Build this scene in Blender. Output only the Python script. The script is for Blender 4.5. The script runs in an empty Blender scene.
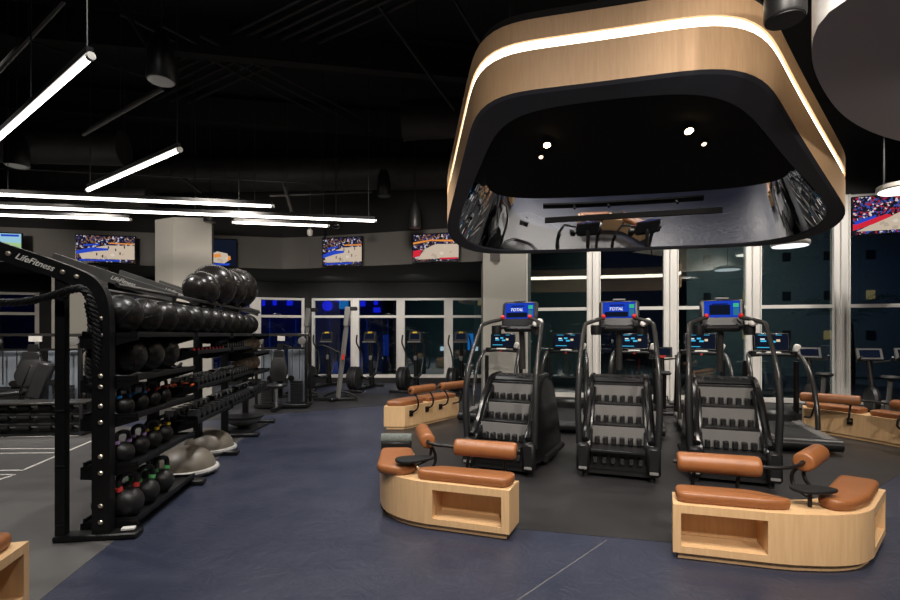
import bpy, math, random
from mathutils import Vector, Matrix
random.seed(7)
PI = math.pi
C = bpy.context.scene.collection
scene = bpy.context.scene
# ---------------------------------------------------------------- camera
F = 490.0; HZ = 335.0; CH = 1.5
cd = bpy.data.cameras.new('camera'); cam = bpy.data.objects.new('camera', cd); C.objects.link(cam)
cam.location = (0, 0, CH); cam.rotation_euler = (PI/2, 0, 0)
cd.sensor_width = 36; cd.lens = 36*F/900; cd.shift_y = (HZ-300)/900; cd.clip_start = .05; cd.clip_end = 200
scene.camera = cam
scene.view_settings.view_transform = 'Standard'; scene.view_settings.look = 'None'
scene.view_settings.exposure = 0.0; scene.view_settings.gamma = 1; scene.view_settings.use_curve_mapping = False
# ---------------------------------------------------------------- world (night)
w = bpy.data.worlds.new('night'); scene.world = w; w.use_nodes = True
w.node_tree.nodes['Background'].inputs[0].default_value = (.012, .016, .035, 1)
w.node_tree.nodes['Background'].inputs[1].default_value = .3
# ---------------------------------------------------------------- lights (unseen room spots, plus added ones to brighten walls, windows and canopies)
def spot(x, y, z, tx, ty, power, ang=100, col=(1, .9, .78), rad=.12, blend=.8, tz=0):
    l = bpy.data.lights.new('unseen_spot_light', 'SPOT'); l.energy = power; l.color = col
    l.spot_size = math.radians(ang); l.spot_blend = blend; l.shadow_soft_size = rad
    o = bpy.data.objects.new('unseen_spot_light', l); C.objects.link(o); o.location = (x, y, z)
    o.rotation_euler = (Vector((tx, ty, tz))-Vector((x, y, z))).to_track_quat('-Z', 'Y').to_euler()
COOL = (.92, .95, 1.0); WARM = (1, .91, .81)
for a in [(-1.2, 4.2, 5.2, -1.2, 4.6, 420), (-1.3, 7.2, 5.2, -1.3, 7.4, 560), (-1.8, 10.0, 4.2, -1.9, 10.6, 430),
          (-5.5, 4.6, 5.2, -5.2, 5.4, 650), (-6.2, 8.0, 3.7, -6.2, 8.6, 330), (.8, 1.2, 5.2, 1.2, 3.2, 360), (-2.0, 1.6, 5.2, -2.3, 3.6, 400)]:
    spot(*a, col=(1, .965, .92))
spot(2.2, 1.6, 4.9, 2.6, 4.0, 420, 80, WARM); spot(.5, 2.0, 4.9, .2, 4.4, 340, 75, WARM)
spot(6.6, 6.6, 5.0, 6.0, 6.9, 500, 100, WARM); spot(4.9, 6.4, 3.3, 4.2, 6.9, 40, 120, WARM); spot(5.9, 3.2, 3.5, 3.9, 5.3, 150, 70, WARM, tz=3.5)  # last one: added lamp by the drum, brightens the canopy's right wood
for x, y in ((2.6, 9.6), (5.2, 9.1), (7.6, 8.5)): spot(x, y, 5.6, x+.2, y+1.6, 560, 110, (1, .95, .88))  # added spots washing the right window frames and column
for x, y, tx, ty in ((.2, -1.6, 2.0, 8.5), (3.2, -1.6, 3.2, 8.5)): spot(x, y, 4.9, tx, ty, 900, 60, WARM)  # added behind the camera to brighten the canopy's front face
for x, y, tx, ty, tz, pw in ((-9.0, 8.0, -10, 11, 2.8, 170), (-6.0, 7.4, -6.2, 11, 2.6, 210), (-3.4, 7.4, -3.6, 12, 2.6, 210), (-.6, 8.0, -.6, 12, 2.6, 170), (-3.6, 6.2, -3.8, 11, .8, 190), (-6.5, 4.6, -7.0, 9, .8, 620)):
    spot(x, y, 3.75, tx, ty, pw, 75, WARM, tz=tz)  # added spots below the ceiling, lifting the bulkhead and left machines
for x, y in ((-6.5, 12.9), (-3.4, 13.6), (-1.0, 13.2)): spot(x, y, 3.05, x, y+2.0, 90, 130, (1, .95, .88), tz=1.2)  # unseen alcove spots added to brighten the left window frames
spot(1.0, 1.6, 4.2, 2.6, 3.2, 260, 70, WARM, tz=4.0)  # added spot that brightens the drum's white side
# ---------------------------------------------------------------- helpers
def P(px, py, Y): return Vector(((px-450)*Y/F, Y, CH+(HZ-py)*Y/F))
def FL(px, py):
    Y = F*CH/(py-HZ); return Vector(((px-450)*Y/F, Y, 0))
def mat(name, col, rough=.5, metal=0, emit=None, es=0, spec=.5, noise=None, bump=0, bscale=60):
    m = bpy.data.materials.new(name); m.use_nodes = True; nt = m.node_tree
    b = nt.nodes['Principled BSDF']; b.inputs['Base Color'].default_value = (*col, 1)
    b.inputs['Roughness'].default_value = rough; b.inputs['Metallic'].default_value = metal
    b.inputs['Specular IOR Level'].default_value = spec
    if emit: b.inputs['Emission Color'].default_value = (*emit, 1); b.inputs['Emission Strength'].default_value = es
    tc = nt.nodes.new('ShaderNodeTexCoord')
    n = nt.nodes.new('ShaderNodeTexNoise'); n.inputs['Scale'].default_value = noise[0] if noise else 8
    n.inputs['Detail'].default_value = 5; nt.links.new(tc.outputs['Object'], n.inputs['Vector'])
    r = nt.nodes.new('ShaderNodeValToRGB'); k = noise[1] if noise else .12
    r.color_ramp.elements[0].position = .3; r.color_ramp.elements[1].position = .7
    r.color_ramp.elements[0].color = (*[c*(1-k) for c in col], 1); r.color_ramp.elements[1].color = (*[min(1, c*(1+k)) for c in col], 1)
    nt.links.new(n.outputs['Fac'], r.inputs['Fac']); nt.links.new(r.outputs['Color'], b.inputs['Base Color'])
    if bump:
        n2 = nt.nodes.new('ShaderNodeTexNoise'); n2.inputs['Scale'].default_value = bscale; nt.links.new(tc.outputs['Object'], n2.inputs['Vector'])
        bp = nt.nodes.new('ShaderNodeBump'); bp.inputs['Strength'].default_value = bump; bp.inputs['Distance'].default_value = .01
        nt.links.new(n2.outputs['Fac'], bp.inputs['Height']); nt.links.new(bp.outputs['Normal'], b.inputs['Normal'])
    return m
def emis(name, col, s):
    m = bpy.data.materials.new(name); m.use_nodes = True; nt = m.node_tree; nt.nodes.clear()
    e = nt.nodes.new('ShaderNodeEmission'); e.inputs[0].default_value = (*col, 1); e.inputs[1].default_value = s
    o = nt.nodes.new('ShaderNodeOutputMaterial'); nt.links.new(e.outputs[0], o.inputs[0]); return m
def wood(name, c1, c2, rough=.42, vertical=True):
    m = mat(name, c1, rough); nt = m.node_tree; b = nt.nodes['Principled BSDF']
    tc = nt.nodes.new('ShaderNodeTexCoord'); mp = nt.nodes.new('ShaderNodeMapping')
    mp.inputs['Scale'].default_value = (22, 22, 1.6) if vertical else (1.6, 22, 22)
    n = nt.nodes.new('ShaderNodeTexNoise'); n.inputs['Scale'].default_value = 2.2; n.inputs['Detail'].default_value = 8; n.inputs['Distortion'].default_value = .6
    r = nt.nodes.new('ShaderNodeValToRGB'); r.color_ramp.elements[0].position = .35; r.color_ramp.elements[1].position = .65
    r.color_ramp.elements[0].color = (*c2, 1); r.color_ramp.elements[1].color = (*c1, 1)
    nt.links.new(tc.outputs['Object'], mp.inputs[0]); nt.links.new(mp.outputs[0], n.inputs['Vector'])
    nt.links.new(n.outputs['Fac'], r.inputs[0]); nt.links.new(r.outputs[0], b.inputs['Base Color']); return m
M = {}
M['oak'] = wood('light_oak_veneer', (.71, .465, .245), (.64, .405, .205))
M['canopy_oak'] = wood('canopy_oak_veneer', (.60, .39, .225), (.54, .345, .195), .5)
M['leather'] = mat('tan_leather', (.27, .10, .034), .36, noise=(14, .10), bump=.15, bscale=160)
M['black'] = mat('black_powder_coat', (.007, .007, .0075), .42, noise=(20, .2), spec=.35)
M['blackm'] = mat('black_matt', (.006, .006, .0065), .7, spec=.3)
M['blackg'] = mat('black_gloss_plastic', (.006, .006, .0065), .25, spec=.4)
M['rubber'] = mat('black_rubber', (.008, .008, .0085), .6, bump=.2, spec=.35, bscale=150)
M['vinyl'] = mat('black_vinyl', (.007, .0065, .006), .34, noise=(9, .25), bump=.3, bscale=30)
M['ballg'] = mat('grey_gloss_ball', (.016, .014, .013), .25)
M['iron'] = mat('cast_iron', (.012, .0115, .0115), .42, bump=.15, bscale=200)
M['dgrey'] = mat('dark_grey_plastic', (.018, .018, .019), .38)
M['hexr'] = mat('hex_rubber', (.012, .012, .013), .33)
M['beamg'] = mat('beam_dark_grey', (.12, .117, .113), .35, .3)
M['mgrey'] = mat('mid_grey_plastic', (.16, .155, .15), .40, noise=(6, .03))
M['tubeg'] = mat('gunmetal_tube', (.05, .048, .046), .28, .5)
M['chrome'] = mat('chrome', (.75, .73, .70), .2, 1)
M['bolt'] = mat('bolt_steel', (.75, .66, .55), .35, .8)
M['white'] = mat('white_plastic', (.72, .70, .66), .4)
M['shroud'] = mat('smoked_acrylic_shroud', (.22, .25, .29), .25, noise=(1, .03))
M['platf'] = mat('dome_platform_plastic', (.45, .44, .42), .45)
M['bosu'] = mat('taupe_rubber_dome', (.17, .145, .115), .45)
M['sand'] = mat('taupe_rubber_ball', (.26, .20, .15), .55)
M['red'] = mat('red_plastic', (.6, .02, .015), .4)
M['orange'] = mat('orange_rubber', (.7, .12, .03), .5)
for n, c in dict(blue=(.03, .3, .75), rred=(.7, .06, .05), yellow=(.8, .55, .02), purple=(.45, .3, .6), green=(.15, .6, .2)).items():
    M['b_'+n] = mat('band_'+n, c, .45)
M['wall_grey'] = mat('wall_grey_paint', (.115, .108, .10), .8, noise=(1.2, .04))
M['col_grey'] = mat('column_grey_paint', (.36, .345, .31), .8, noise=(1.2, .04))
M['wall_black'] = mat('wall_black_paint', (.014, .014, .015), .8)
M['ceil'] = mat('ceiling_black_paint', (.006, .006, .006), .9)
M['duct'] = mat('duct_black_paint', (.018, .016, .015), .6, noise=(4, .3))
M['conduit'] = mat('conduit_dark', (.022, .021, .02), .5, .2)
M['frame'] = mat('window_frame_white', (.74, .71, .67), .40, noise=(1, .02))
M['lip'] = mat('canopy_navy_lip', (.040, .043, .056), .5, noise=(1, .03))
M['led'] = emis('led_strip_glow', (1, .86, .66), 6.0)
M['tube'] = emis('linear_tube_glow', (1, .93, .85), 9.0)
M['spotglow'] = emis('spot_glow', (1, .72, .35), 30.0)
M['spotdim'] = emis('spot_dim_glow', (1, .72, .45), 3.0)
M['disc'] = emis('disc_light_glow', (.9, .95, 1), 1.4)
M['discw'] = emis('disc_light_warm_glow', (1, .93, .8), 3.0)
M['grayunder'] = mat('drum_grey_underside', (.55, .51, .50), .8, noise=(1, .02))
M['whiteside'] = mat('drum_white_side', (.75, .74, .71), .6)
M['mirror'] = mat('black_mirror_film', (.82, .84, .88), .02, 1, noise=(1, .0))
M['scr_blue'] = emis('screen_blue', (.012, .05, .50), .9)
M['scr_blk'] = emis('screen_black', (.01, .014, .03), .6)
M['scr_cyan'] = emis('screen_cyan', (.06, .5, .8), 1.0)
M['scr_dim'] = emis('screen_dim_cyan', (.04, .22, .35), .7)
M['scr_white'] = emis('screen_white', (.8, .85, .9), 1.1)
M['scr_green'] = emis('screen_green', (.05, .5, .25), .9)
M['scr_tan'] = emis('screen_court', (.75, .58, .40), 1.0)
M['scr_court'] = emis('screen_pale_court', (.66, .56, .45), .95)
M['scr_red'] = emis('screen_red', (.6, .02, .04), 1.0)
M['scr_orange'] = emis('screen_orange', (.7, .25, .05), 1.0)
M['scr_dblue'] = emis('screen_deep_blue', (.02, .06, .5), 1.0)
M['scr_sky'] = emis('screen_sky', (.30, .55, .68), 1.0)
M['scr_grass'] = emis('screen_grass', (.35, .55, .25), 1.0)
M['blueglow'] = emis('blue_lamp_glow', (.01, .02, 1), 1.1)
M['cyanglow'] = emis('cyan_lamp_glow', (.02, .25, .8), .8)
M['warmwin'] = emis('lit_window_glow', (1, .72, .35), .22)
M['bark'] = mat('palm_bark', (.08, .06, .04), .9); M['leaf'] = mat('palm_leaf', (.05, .10, .05), .6)
M['bluedim'] = emis('blue_dim_glow', (.01, .05, .45), .35)
M['paleglow'] = emis('pale_lamp_glow', (.7, .85, 1), 1.0)
M['facade'] = mat('night_facade', (.10, .12, .12), .9)
M['line'] = mat('court_line_white', (.55, .52, .48), .6)

def crowd(name, a, b, c, scale=30):
    m = bpy.data.materials.new(name); m.use_nodes = True; nt = m.node_tree; nt.nodes.clear()
    tc = nt.nodes.new('ShaderNodeTexCoord'); v = nt.nodes.new('ShaderNodeTexVoronoi'); v.inputs['Scale'].default_value = scale
    nt.links.new(tc.outputs['Object'], v.inputs['Vector']); r = nt.nodes.new('ShaderNodeValToRGB'); r.color_ramp.interpolation = 'CONSTANT'
    e = r.color_ramp.elements; e[0].color = (.01, .01, .02, 1); e[1].position = .4; e[1].color = (*a, 1)
    x = e.new(.6); x.color = (*b, 1); y = e.new(.8); y.color = (*c, 1); z = e.new(.9); z.color = (.02, .02, .04, 1)
    s = nt.nodes.new('ShaderNodeSeparateColor'); nt.links.new(v.outputs['Color'], s.inputs[0]); nt.links.new(s.outputs[0], r.inputs[0])
    em = nt.nodes.new('ShaderNodeEmission'); nt.links.new(r.outputs[0], em.inputs[0]); em.inputs[1].default_value = .9
    o = nt.nodes.new('ShaderNodeOutputMaterial'); nt.links.new(em.outputs[0], o.inputs[0]); return m
M['crowd'] = crowd('screen_crowd', (.03, .03, .12), (.25, .12, .06), (.5, .5, .6))
M['crowdred'] = crowd('screen_red_crowd', (.35, .02, .04), (.05, .08, .35), (.7, .6, .6))

def courtm(name, a, b, c):
    m = crowd(name, a, a, a, 14); r = [n for n in m.node_tree.nodes if n.type == 'VALTORGB'][0]; e = r.color_ramp.elements
    e[0].color = (*a, 1); e[-1].color = (*[v*.8 for v in a], 1); e[1].position = .5; e[3].color = (*c, 1); e[3].position = .93; e[2].position = .86; e[2].color = (*b, 1); return m
M['scr_court'] = courtm('screen_pale_court', (.60, .49, .38), (.70, .62, .52), (.04, .04, .12))
def glassmat():
    m = bpy.data.materials.new('window_glass'); m.use_nodes = True; nt = m.node_tree; nt.nodes.clear()
    t = nt.nodes.new('ShaderNodeBsdfTransparent'); t.inputs[0].default_value = (.75, .82, .82, 1)
    g = nt.nodes.new('ShaderNodeBsdfGlossy'); g.inputs['Roughness'].default_value = .0; g.inputs[0].default_value = (.9, .95, .95, 1)
    f = nt.nodes.new('ShaderNodeFresnel'); f.inputs[0].default_value = 1.5
    a = nt.nodes.new('ShaderNodeMath'); a.operation = 'MULTIPLY_ADD'; a.inputs[1].default_value = 1.0; a.inputs[2].default_value = .14
    mx = nt.nodes.new('ShaderNodeMixShader'); o = nt.nodes.new('ShaderNodeOutputMaterial')
    nt.links.new(f.outputs[0], a.inputs[0]); nt.links.new(a.outputs[0], mx.inputs[0]); nt.links.new(t.outputs[0], mx.inputs[1]); nt.links.new(g.outputs[0], mx.inputs[2]); nt.links.new(mx.outputs[0], o.inputs[0])
    return m
M['glass'] = glassmat()

class MB:
    def __init__(s): s.v = []; s.f = []
    def add(s, vs, fs):
        s.st = getattr(s, 'st', [])+[(len(s.v), len(s.f))]; o = len(s.v); s.v += [tuple(v) for v in vs]; s.f += [tuple(i+o for i in f) for f in fs]; return s
    def box(s, c, d, R=None, bev=0):
        c = Vector(c); hx, hy, hz = d[0]/2, d[1]/2, d[2]/2
        if bev and min(hx, hy, hz) > bev:
            # chamfered box: 24 verts
            vs = []; idx = {}
            for sx in (-1, 1):
                for sy in (-1, 1):
                    for sz in (-1, 1):
                        for ax in range(3):
                            p = [sx*(hx-bev), sy*(hy-bev), sz*(hz-bev)]
                            p[ax] = (sx*hx, sy*hy, sz*hz)[ax]
                            idx[(sx, sy, sz, ax)] = len(vs); vs.append(Vector(p))
            fs = []
            for ax in range(3):
                a, b = [k for k in range(3) if k != ax]
                for sg in (-1, 1):
                    q = []
                    for (u, t) in ((-1, -1), (1, -1), (1, 1), (-1, 1)):
                        k = [0, 0, 0]; k[ax] = sg; k[a] = u; k[b] = t; q.append(idx[(k[0], k[1], k[2], ax)])
                    fs.append(q)
            for ax in range(3):   # edges along ax
                a, b = [k for k in range(3) if k != ax]
                for u in (-1, 1):
                    for t in (-1, 1):
                        k0 = [0, 0, 0]; k0[ax] = -1; k0[a] = u; k0[b] = t; k1 = list(k0); k1[ax] = 1
                        fs.append((idx[(*k0, a)], idx[(*k1, a)], idx[(*k1, b)], idx[(*k0, b)]))
            for sx in (-1, 1):
                for sy in (-1, 1):
                    for sz in (-1, 1): fs.append([idx[(sx, sy, sz, ax)] for ax in range(3)])
        else:
            vs = [Vector((x, y, z)) for x in (-hx, hx) for y in (-hy, hy) for z in (-hz, hz)]
            fs = [(0, 1, 3, 2), (4, 6, 7, 5), (0, 4, 5, 1), (2, 3, 7, 6), (0, 2, 6, 4), (1, 5, 7, 3)]
        if R is not None: vs = [R @ v for v in vs]
        return s.add([v+c for v in vs], fs)
    def tube(s, pts, r, n=10, cap=True):
        pts = [Vector(p) for p in pts]; rs = r if isinstance(r, (list, tuple)) else [r]*len(pts)
        vs = []; fs = []; up = None
        for i, p in enumerate(pts):
            t = ((pts[min(i+1, len(pts)-1)]-pts[max(i-1, 0)])).normalized()
            if up is None:
                up = Vector((0, 0, 1)) if abs(t.z) < .9 else Vector((1, 0, 0))
            a = t.cross(up).normalized(); b = a.cross(t).normalized(); up = b
            for k in range(n):
                g = 2*PI*k/n; vs.append(p+(a*math.cos(g)+b*math.sin(g))*rs[i])
            if i:
                for k in range(n):
                    k2 = (k+1) % n; fs.append(((i-1)*n+k, (i-1)*n+k2, i*n+k2, i*n+k))
        if cap: fs.append(list(range(n))[::-1]); fs.append([(len(pts)-1)*n+k for k in range(n)])
        return s.add(vs, fs)
    def cyl(s, a, b, r0, r1=None, n=16): return s.tube([a, b], [r0, r0 if r1 is None else r1], n)
    def lathe(s, prof, c, n=28, R=None):
        c = Vector(c); vs = []; fs = []
        for i, (r, z) in enumerate(prof):
            for k in range(n):
                v = Vector((r*math.cos(2*PI*k/n), r*math.sin(2*PI*k/n), z))
                if R is not None: v = R @ v
                vs.append(v+c)
            if i:
                for k in range(n):
                    k2 = (k+1) % n; fs.append(((i-1)*n+k, (i-1)*n+k2, i*n+k2, i*n+k))
        fs.append(list(range(n))[::-1]); fs.append([(len(prof)-1)*n+k for k in range(n)])
        return s.add(vs, fs)
    def ball(s, c, r, n=28, sq=(1, 1, 1)):
        m = n//2; prof = [(max(1e-4, r*math.sin(PI*i/m)), -r*math.cos(PI*i/m)) for i in range(m+1)]
        R = Matrix.Diagonal(Vector(sq)); return s.lathe(prof, c, n, R)
    def prism(s, poly, z0, z1, axis='z', bev=0):
        # poly in 2D; axis z: (x,y) ; axis x: (y,z) extruded along x z0..z1
        def mk(p, h):
            return (p[0], p[1], h) if axis == 'z' else (h, p[0], p[1])
        n = len(poly)
        if bev:
            cx = sum(p[0] for p in poly)/n; cy = sum(p[1] for p in poly)/n
            inn = inset(poly, bev)
            rings = [[mk(p, z0) for p in inn], [mk(p, z0+bev*.8) for p in inset(poly, bev*.25)], [mk(p, (z0+z1)/2) for p in poly], [mk(p, z1-bev*.7) for p in inset(poly, bev*.15)], [mk(p, z1-bev*.2) for p in inset(poly, bev*.6)], [mk(p, z1) for p in inset(poly, bev*1.6)]]
        else: rings = [[mk(p, z0) for p in poly], [mk(p, z1) for p in poly]]
        vs = [v for r in rings for v in r]; fs = []
        for i in range(len(rings)-1):
            for k in range(n):
                k2 = (k+1) % n; fs.append((i*n+k, i*n+k2, (i+1)*n+k2, (i+1)*n+k))
        fs.append(list(range(n))[::-1]); fs.append([(len(rings)-1)*n+k for k in range(n)])
        return s.add(vs, fs)
    def each(s, name, m, parent=None, smooth=True):
        st = getattr(s, 'st', [])+[(len(s.v), len(s.f))]; o = None
        for (a, fa), (b, fb) in zip(st[:-1], st[1:]):
            q = MB(); q.v = s.v[a:b]; q.f = [tuple(i-a for i in f) for f in s.f[fa:fb]]; o = q.build(name, m, parent, smooth)
        return o
    def build(s, name, m, parent=None, smooth=True, kind=None):
        me = bpy.data.meshes.new(name); me.from_pydata(s.v, [], s.f); me.validate(); me.update()
        me.materials.append(M[m] if isinstance(m, str) else m)
        import bmesh
        bm = bmesh.new(); bm.from_mesh(me); bmesh.ops.recalc_face_normals(bm, faces=bm.faces); bm.to_mesh(me); bm.free()
        if smooth:
            for p in me.polygons: p.use_smooth = True
            try: me.set_sharp_from_angle(angle=math.radians(38))
            except Exception: pass
        o = bpy.data.objects.new(name, me); C.objects.link(o)
        if parent: o.parent = parent
        if kind: o['kind'] = kind
        return o
def inset(poly, d):
    n = len(poly); ar = sum(poly[i][0]*poly[(i+1) % n][1]-poly[(i+1) % n][0]*poly[i][1] for i in range(n)); sg = 1 if ar > 0 else -1
    out = []
    for i in range(n):
        p0 = Vector(poly[i-1]); p = Vector(poly[i]); p1 = Vector(poly[(i+1) % n])
        a = (p-p0); b = (p1-p)
        if a.length < 1e-6 or b.length < 1e-6: out.append(tuple(p)); continue
        a.normalize(); b.normalize()
        na = Vector((-a.y, a.x))*sg; nb = Vector((-b.y, b.x))*sg; m = na+nb
        if m.length < 1e-3: m = na
        m.normalize(); k = max(.5, m.dot(na)); out.append(tuple(p+m*(d/k)))
    return out
def chaikin(poly, it=2, closed=True):
    for _ in range(it):
        q = []; n = len(poly)
        for i in range(n if closed else n-1):
            a = Vector(poly[i]); b = Vector(poly[(i+1) % n]); q.append(tuple(a*.75+b*.25)); q.append(tuple(a*.25+b*.75))
        if not closed: q = [tuple(poly[0])]+q+[tuple(poly[-1])]
        poly = q
    return poly
def rounded(poly, r, seg=5):
    out = []; n = len(poly)
    for i in range(n):
        p0 = Vector(poly[i-1]); p = Vector(poly[i]); p1 = Vector(poly[(i+1) % n])
        a = (p0-p); b = (p1-p); rr = min(r, a.length*.48, b.length*.48); A = p+a.normalized()*rr; B = p+b.normalized()*rr
        for k in range(seg+1):
            t = k/seg; out.append(tuple(A*(1-t)**2+p*2*t*(1-t)+B*t*t))
    return out
def curve(pts, it=3): return chaikin([tuple(p) for p in pts], it, False)
def tag(o, label=None, cat=None, group=None, kind=None):
    if label: o['label'] = label
    if cat: o['category'] = cat
    if group: o['group'] = group
    if kind: o['kind'] = kind
    return o
def empty(name, loc, rz=0, label=None, cat=None, group=None):
    o = bpy.data.objects.new(name, None); C.objects.link(o); o.location = loc; o.rotation_euler = (0, 0, rz); o.empty_display_size = .1
    return tag(o, label, cat, group)
def copy_tree(o, parent=None):
    c = o.copy(); C.objects.link(c)
    if parent: c.parent = parent
    for ch in list(o.children): copy_tree(ch, c)
    return c
def Rz(a): return Matrix.Rotation(a, 3, 'Z')
def Rx(a): return Matrix.Rotation(a, 3, 'X')
def Ry(a): return Matrix.Rotation(a, 3, 'Y')
def text_obj(name, body, size, m, mtx, parent=None, shear=.3, ext=.001):
    cu = bpy.data.curves.new('t', 'FONT'); cu.body = body; cu.size = size; cu.shear = shear; cu.extrude = ext; cu.align_x = 'CENTER'; cu.align_y = 'CENTER'; cu.offset = size*.012
    to = bpy.data.objects.new('t', cu); C.objects.link(to); dg = bpy.context.evaluated_depsgraph_get(); dg.update()
    me = bpy.data.meshes.new_from_object(to.evaluated_get(dg)); bpy.data.objects.remove(to)
    me.name = name; me.materials.clear(); me.materials.append(M[m]); me.transform(mtx)
    o = bpy.data.objects.new(name, me); C.objects.link(o)
    if parent: o.parent = parent
    return o

# ================================================================= STRUCTURE
def vfloor():
    m = mat('blue_vinyl_floor', (.042, .052, .095), .40); nt = m.node_tree; b = nt.nodes['Principled BSDF']
    tc = nt.nodes.new('ShaderNodeTexCoord')
    n = nt.nodes.new('ShaderNodeTexNoise'); n.inputs['Scale'].default_value = 1.3; n.inputs['Detail'].default_value = 10; n.inputs['Roughness'].default_value = .7; nt.links.new(tc.outputs['Object'], n.inputs[0])
    r = nt.nodes.new('ShaderNodeValToRGB'); r.color_ramp.elements[0].position = .3; r.color_ramp.elements[1].position = .75
    r.color_ramp.elements[0].color = (.019, .024, .045, 1); r.color_ramp.elements[1].color = (.040, .044, .068, 1)
    nt.links.new(n.outputs[0], r.inputs[0]); nt.links.new(r.outputs[0], b.inputs['Base Color'])
    n3 = nt.nodes.new('ShaderNodeTexNoise'); n3.inputs['Scale'].default_value = 7; n3.inputs['Detail'].default_value = 12; n3.inputs['Distortion'].default_value = 2.5; nt.links.new(tc.outputs['Object'], n3.inputs[0])
    bp = nt.nodes.new('ShaderNodeBump'); bp.inputs['Strength'].default_value = .25; bp.inputs['Distance'].default_value = .02; nt.links.new(n3.outputs[0], bp.inputs['Height']); nt.links.new(bp.outputs[0], b.inputs['Normal'])
    r2 = nt.nodes.new('ShaderNodeMapRange'); r2.inputs[3].default_value = .24; r2.inputs[4].default_value = .50
    nt.links.new(n.outputs[0], r2.inputs[0]); nt.links.new(r2.outputs[0], b.inputs['Roughness']); b.inputs['Specular IOR Level'].default_value = .45
    return m
def flat(poly, z, name, m, **k):
    mb = MB(); mb.add([(p[0], p[1], z) for p in poly], [list(range(len(poly)))]); return mb.build(name, m, smooth=False, **k)
M['floor'] = vfloor()
M['charcoal'] = mat('charcoal_vinyl_floor', (.022, .021, .022), .42, noise=(2, .25))
M['ltgrey'] = mat('grey_vinyl_floor', (.085, .081, .079), .40, noise=(1.5, .15))
fl = MB().box((-.5, 8, -.05), (26, 22, .1)).build('floor', 'floor', smooth=False, kind='structure')
def zone(poly, z, m, name='floor_zone'):
    o = MB().prism(poly, 0.0, z).build(name, m, smooth=False, kind='structure'); return o
pa = FL(382, 517); pb = FL(774, 552); pc = FL(900, 468)
dirr = (pc-pb).normalized(); pe = pb+dirr*14
zone([(pa.x, pa.y), (pb.x, pb.y), (pe.x, 11.5), (1.0, 11.9), (-.6, 12.6), (-1.25, 9.5), (FL(384, 432).x, FL(384, 432).y)], .003, 'charcoal')
a1 = FL(40, 600); a2 = FL(114, 541); dd = (a2-a1).normalized(); a3 = a2+dd*4.3
zone([(a1.x-dd.x*3, a1.y-dd.y*3), (a3.x, a3.y), (-9.5, 8.4), (-9.5, -.4)], .003, 'ltgrey')
b1 = FL(200, 421); b2 = FL(385, 405)
zone([(b1.x, b1.y), (b2.x, b2.y), (-1.0, 12.5), (-9.5, 13.2), (-9.5, 9.0)], .003, 'charcoal')
def seg(a, b, wd=.035):
    a = FL(*a); b = FL(*b); d = (b-a).normalized(); n = Vector((-d.y, d.x, 0))*wd/2
    q = [a+n, b+n, b-n, a-n]; return [(p.x, p.y) for p in q]
ln = MB()
for a, b in [((-40, 438), (78, 436)), ((-40, 449), (57, 449)), ((-40, 454), (57, 453)), ((23, 470.5), (99, 438)), ((-40, 471), (24, 470.5)), ((-40, 475), (15, 475)), ((15, 475), (-30, 489))]:
    q = seg(a, b); ln.add([(p[0], p[1], .0045) for p in q], [(0, 1, 2, 3)])
ln.build('floor_line_marking', 'line', smooth=False, kind='structure')
# rubber joint in the blue floor
q = seg((500, 612), (607, 540), .006); 
jt = MB(); jt.add([(p[0], p[1], .0012) for p in q], [(0, 1, 2, 3)]); jt.build('floor_joint', 'mgrey', smooth=False, kind='structure')

MB().box((-.5, 8, 6.55), (26, 22, .1)).build('ceiling', 'ceil', smooth=False, kind='structure')
def vwall(p0, p1, z0, z1, name, m, t=.1, kind='structure'):
    p0 = Vector((*p0, 0)); p1 = Vector((*p1, 0)); d = (p1-p0); L = d.length; a = math.atan2(d.y, d.x)
    o = MB().box((0, 0, 0), (L, t, z1-z0)).build(name, m, smooth=False, kind=kind)
    o.location = ((p0.x+p1.x)/2, (p0.y+p1.y)/2, (z0+z1)/2); o.rotation_euler = (0, 0, a); return o
def window(p0, p1, z0, z1, ztr, name, fw=.075, extra=True, depth=.09):
    p0 = Vector((*p0, 0)); p1 = Vector((*p1, 0)); d = (p1-p0); L = d.length; a = math.atan2(d.y, d.x)
    root = empty(name, (p0.x, p0.y, 0), a); root['kind'] = 'structure'
    f = MB(); f.box((fw/2, 0, (z0+z1)/2), (fw, depth, z1-z0), bev=.008); f.box((L-fw/2, 0, (z0+z1)/2), (fw, depth, z1-z0), bev=.008)
    f.box((L/2, 0, z0+.05), (L-2*fw, depth*.9, .10)); f.box((L/2, 0, z1-.035), (L-2*fw, depth*.9, .07)); f.box((L/2, 0, ztr), (L-2*fw, depth*.9, .075))
    if extra:
        for x in (fw*1.15, L-fw*1.15): f.box((x, -depth*.32, (z0+z1)/2), (.02, depth*.9, z1-z0))
    f.build('window_frame', 'frame', root, smooth=False)
    for q0, q1 in ((z0+.1, ztr-.0375), (ztr+.0375, z1-.07)):
        MB().box((L/2, .012, (q0+q1)/2), (L-2*fw, .006, q1-q0)).build('window_pane', 'glass', root, smooth=False)
    return root
wn = 1
# right glazed wall
def rw(s): return (3.40+s*1.661, 11.6-s*.361)
for i in range(-1, 5):
    a = rw(i); b = rw(i+1); e = .03
    p0 = (a[0]+e*.977, a[1]-e*.212); p1 = (b[0]-e*.977, b[1]+e*.212)
    window(p0, p1, .02, 4.5, 2.12, 'window_%d' % wn, .10); wn += 1
for i in range(-1, 6):
    a = rw(i); m_ = MB().box((0, 0, 2.25), (.055, .13, 4.5)); o = m_.build('trim_%d' % (i+2), 'frame', kind='structure', smooth=False); o.location = (a[0], a[1]-.02, 0); o.rotation_euler = (0, 0, -.2135)
vwall(rw(-1.2), rw(5.3), 4.5, 6.5, 'wall_right', 'wall_black', .12)
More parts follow.
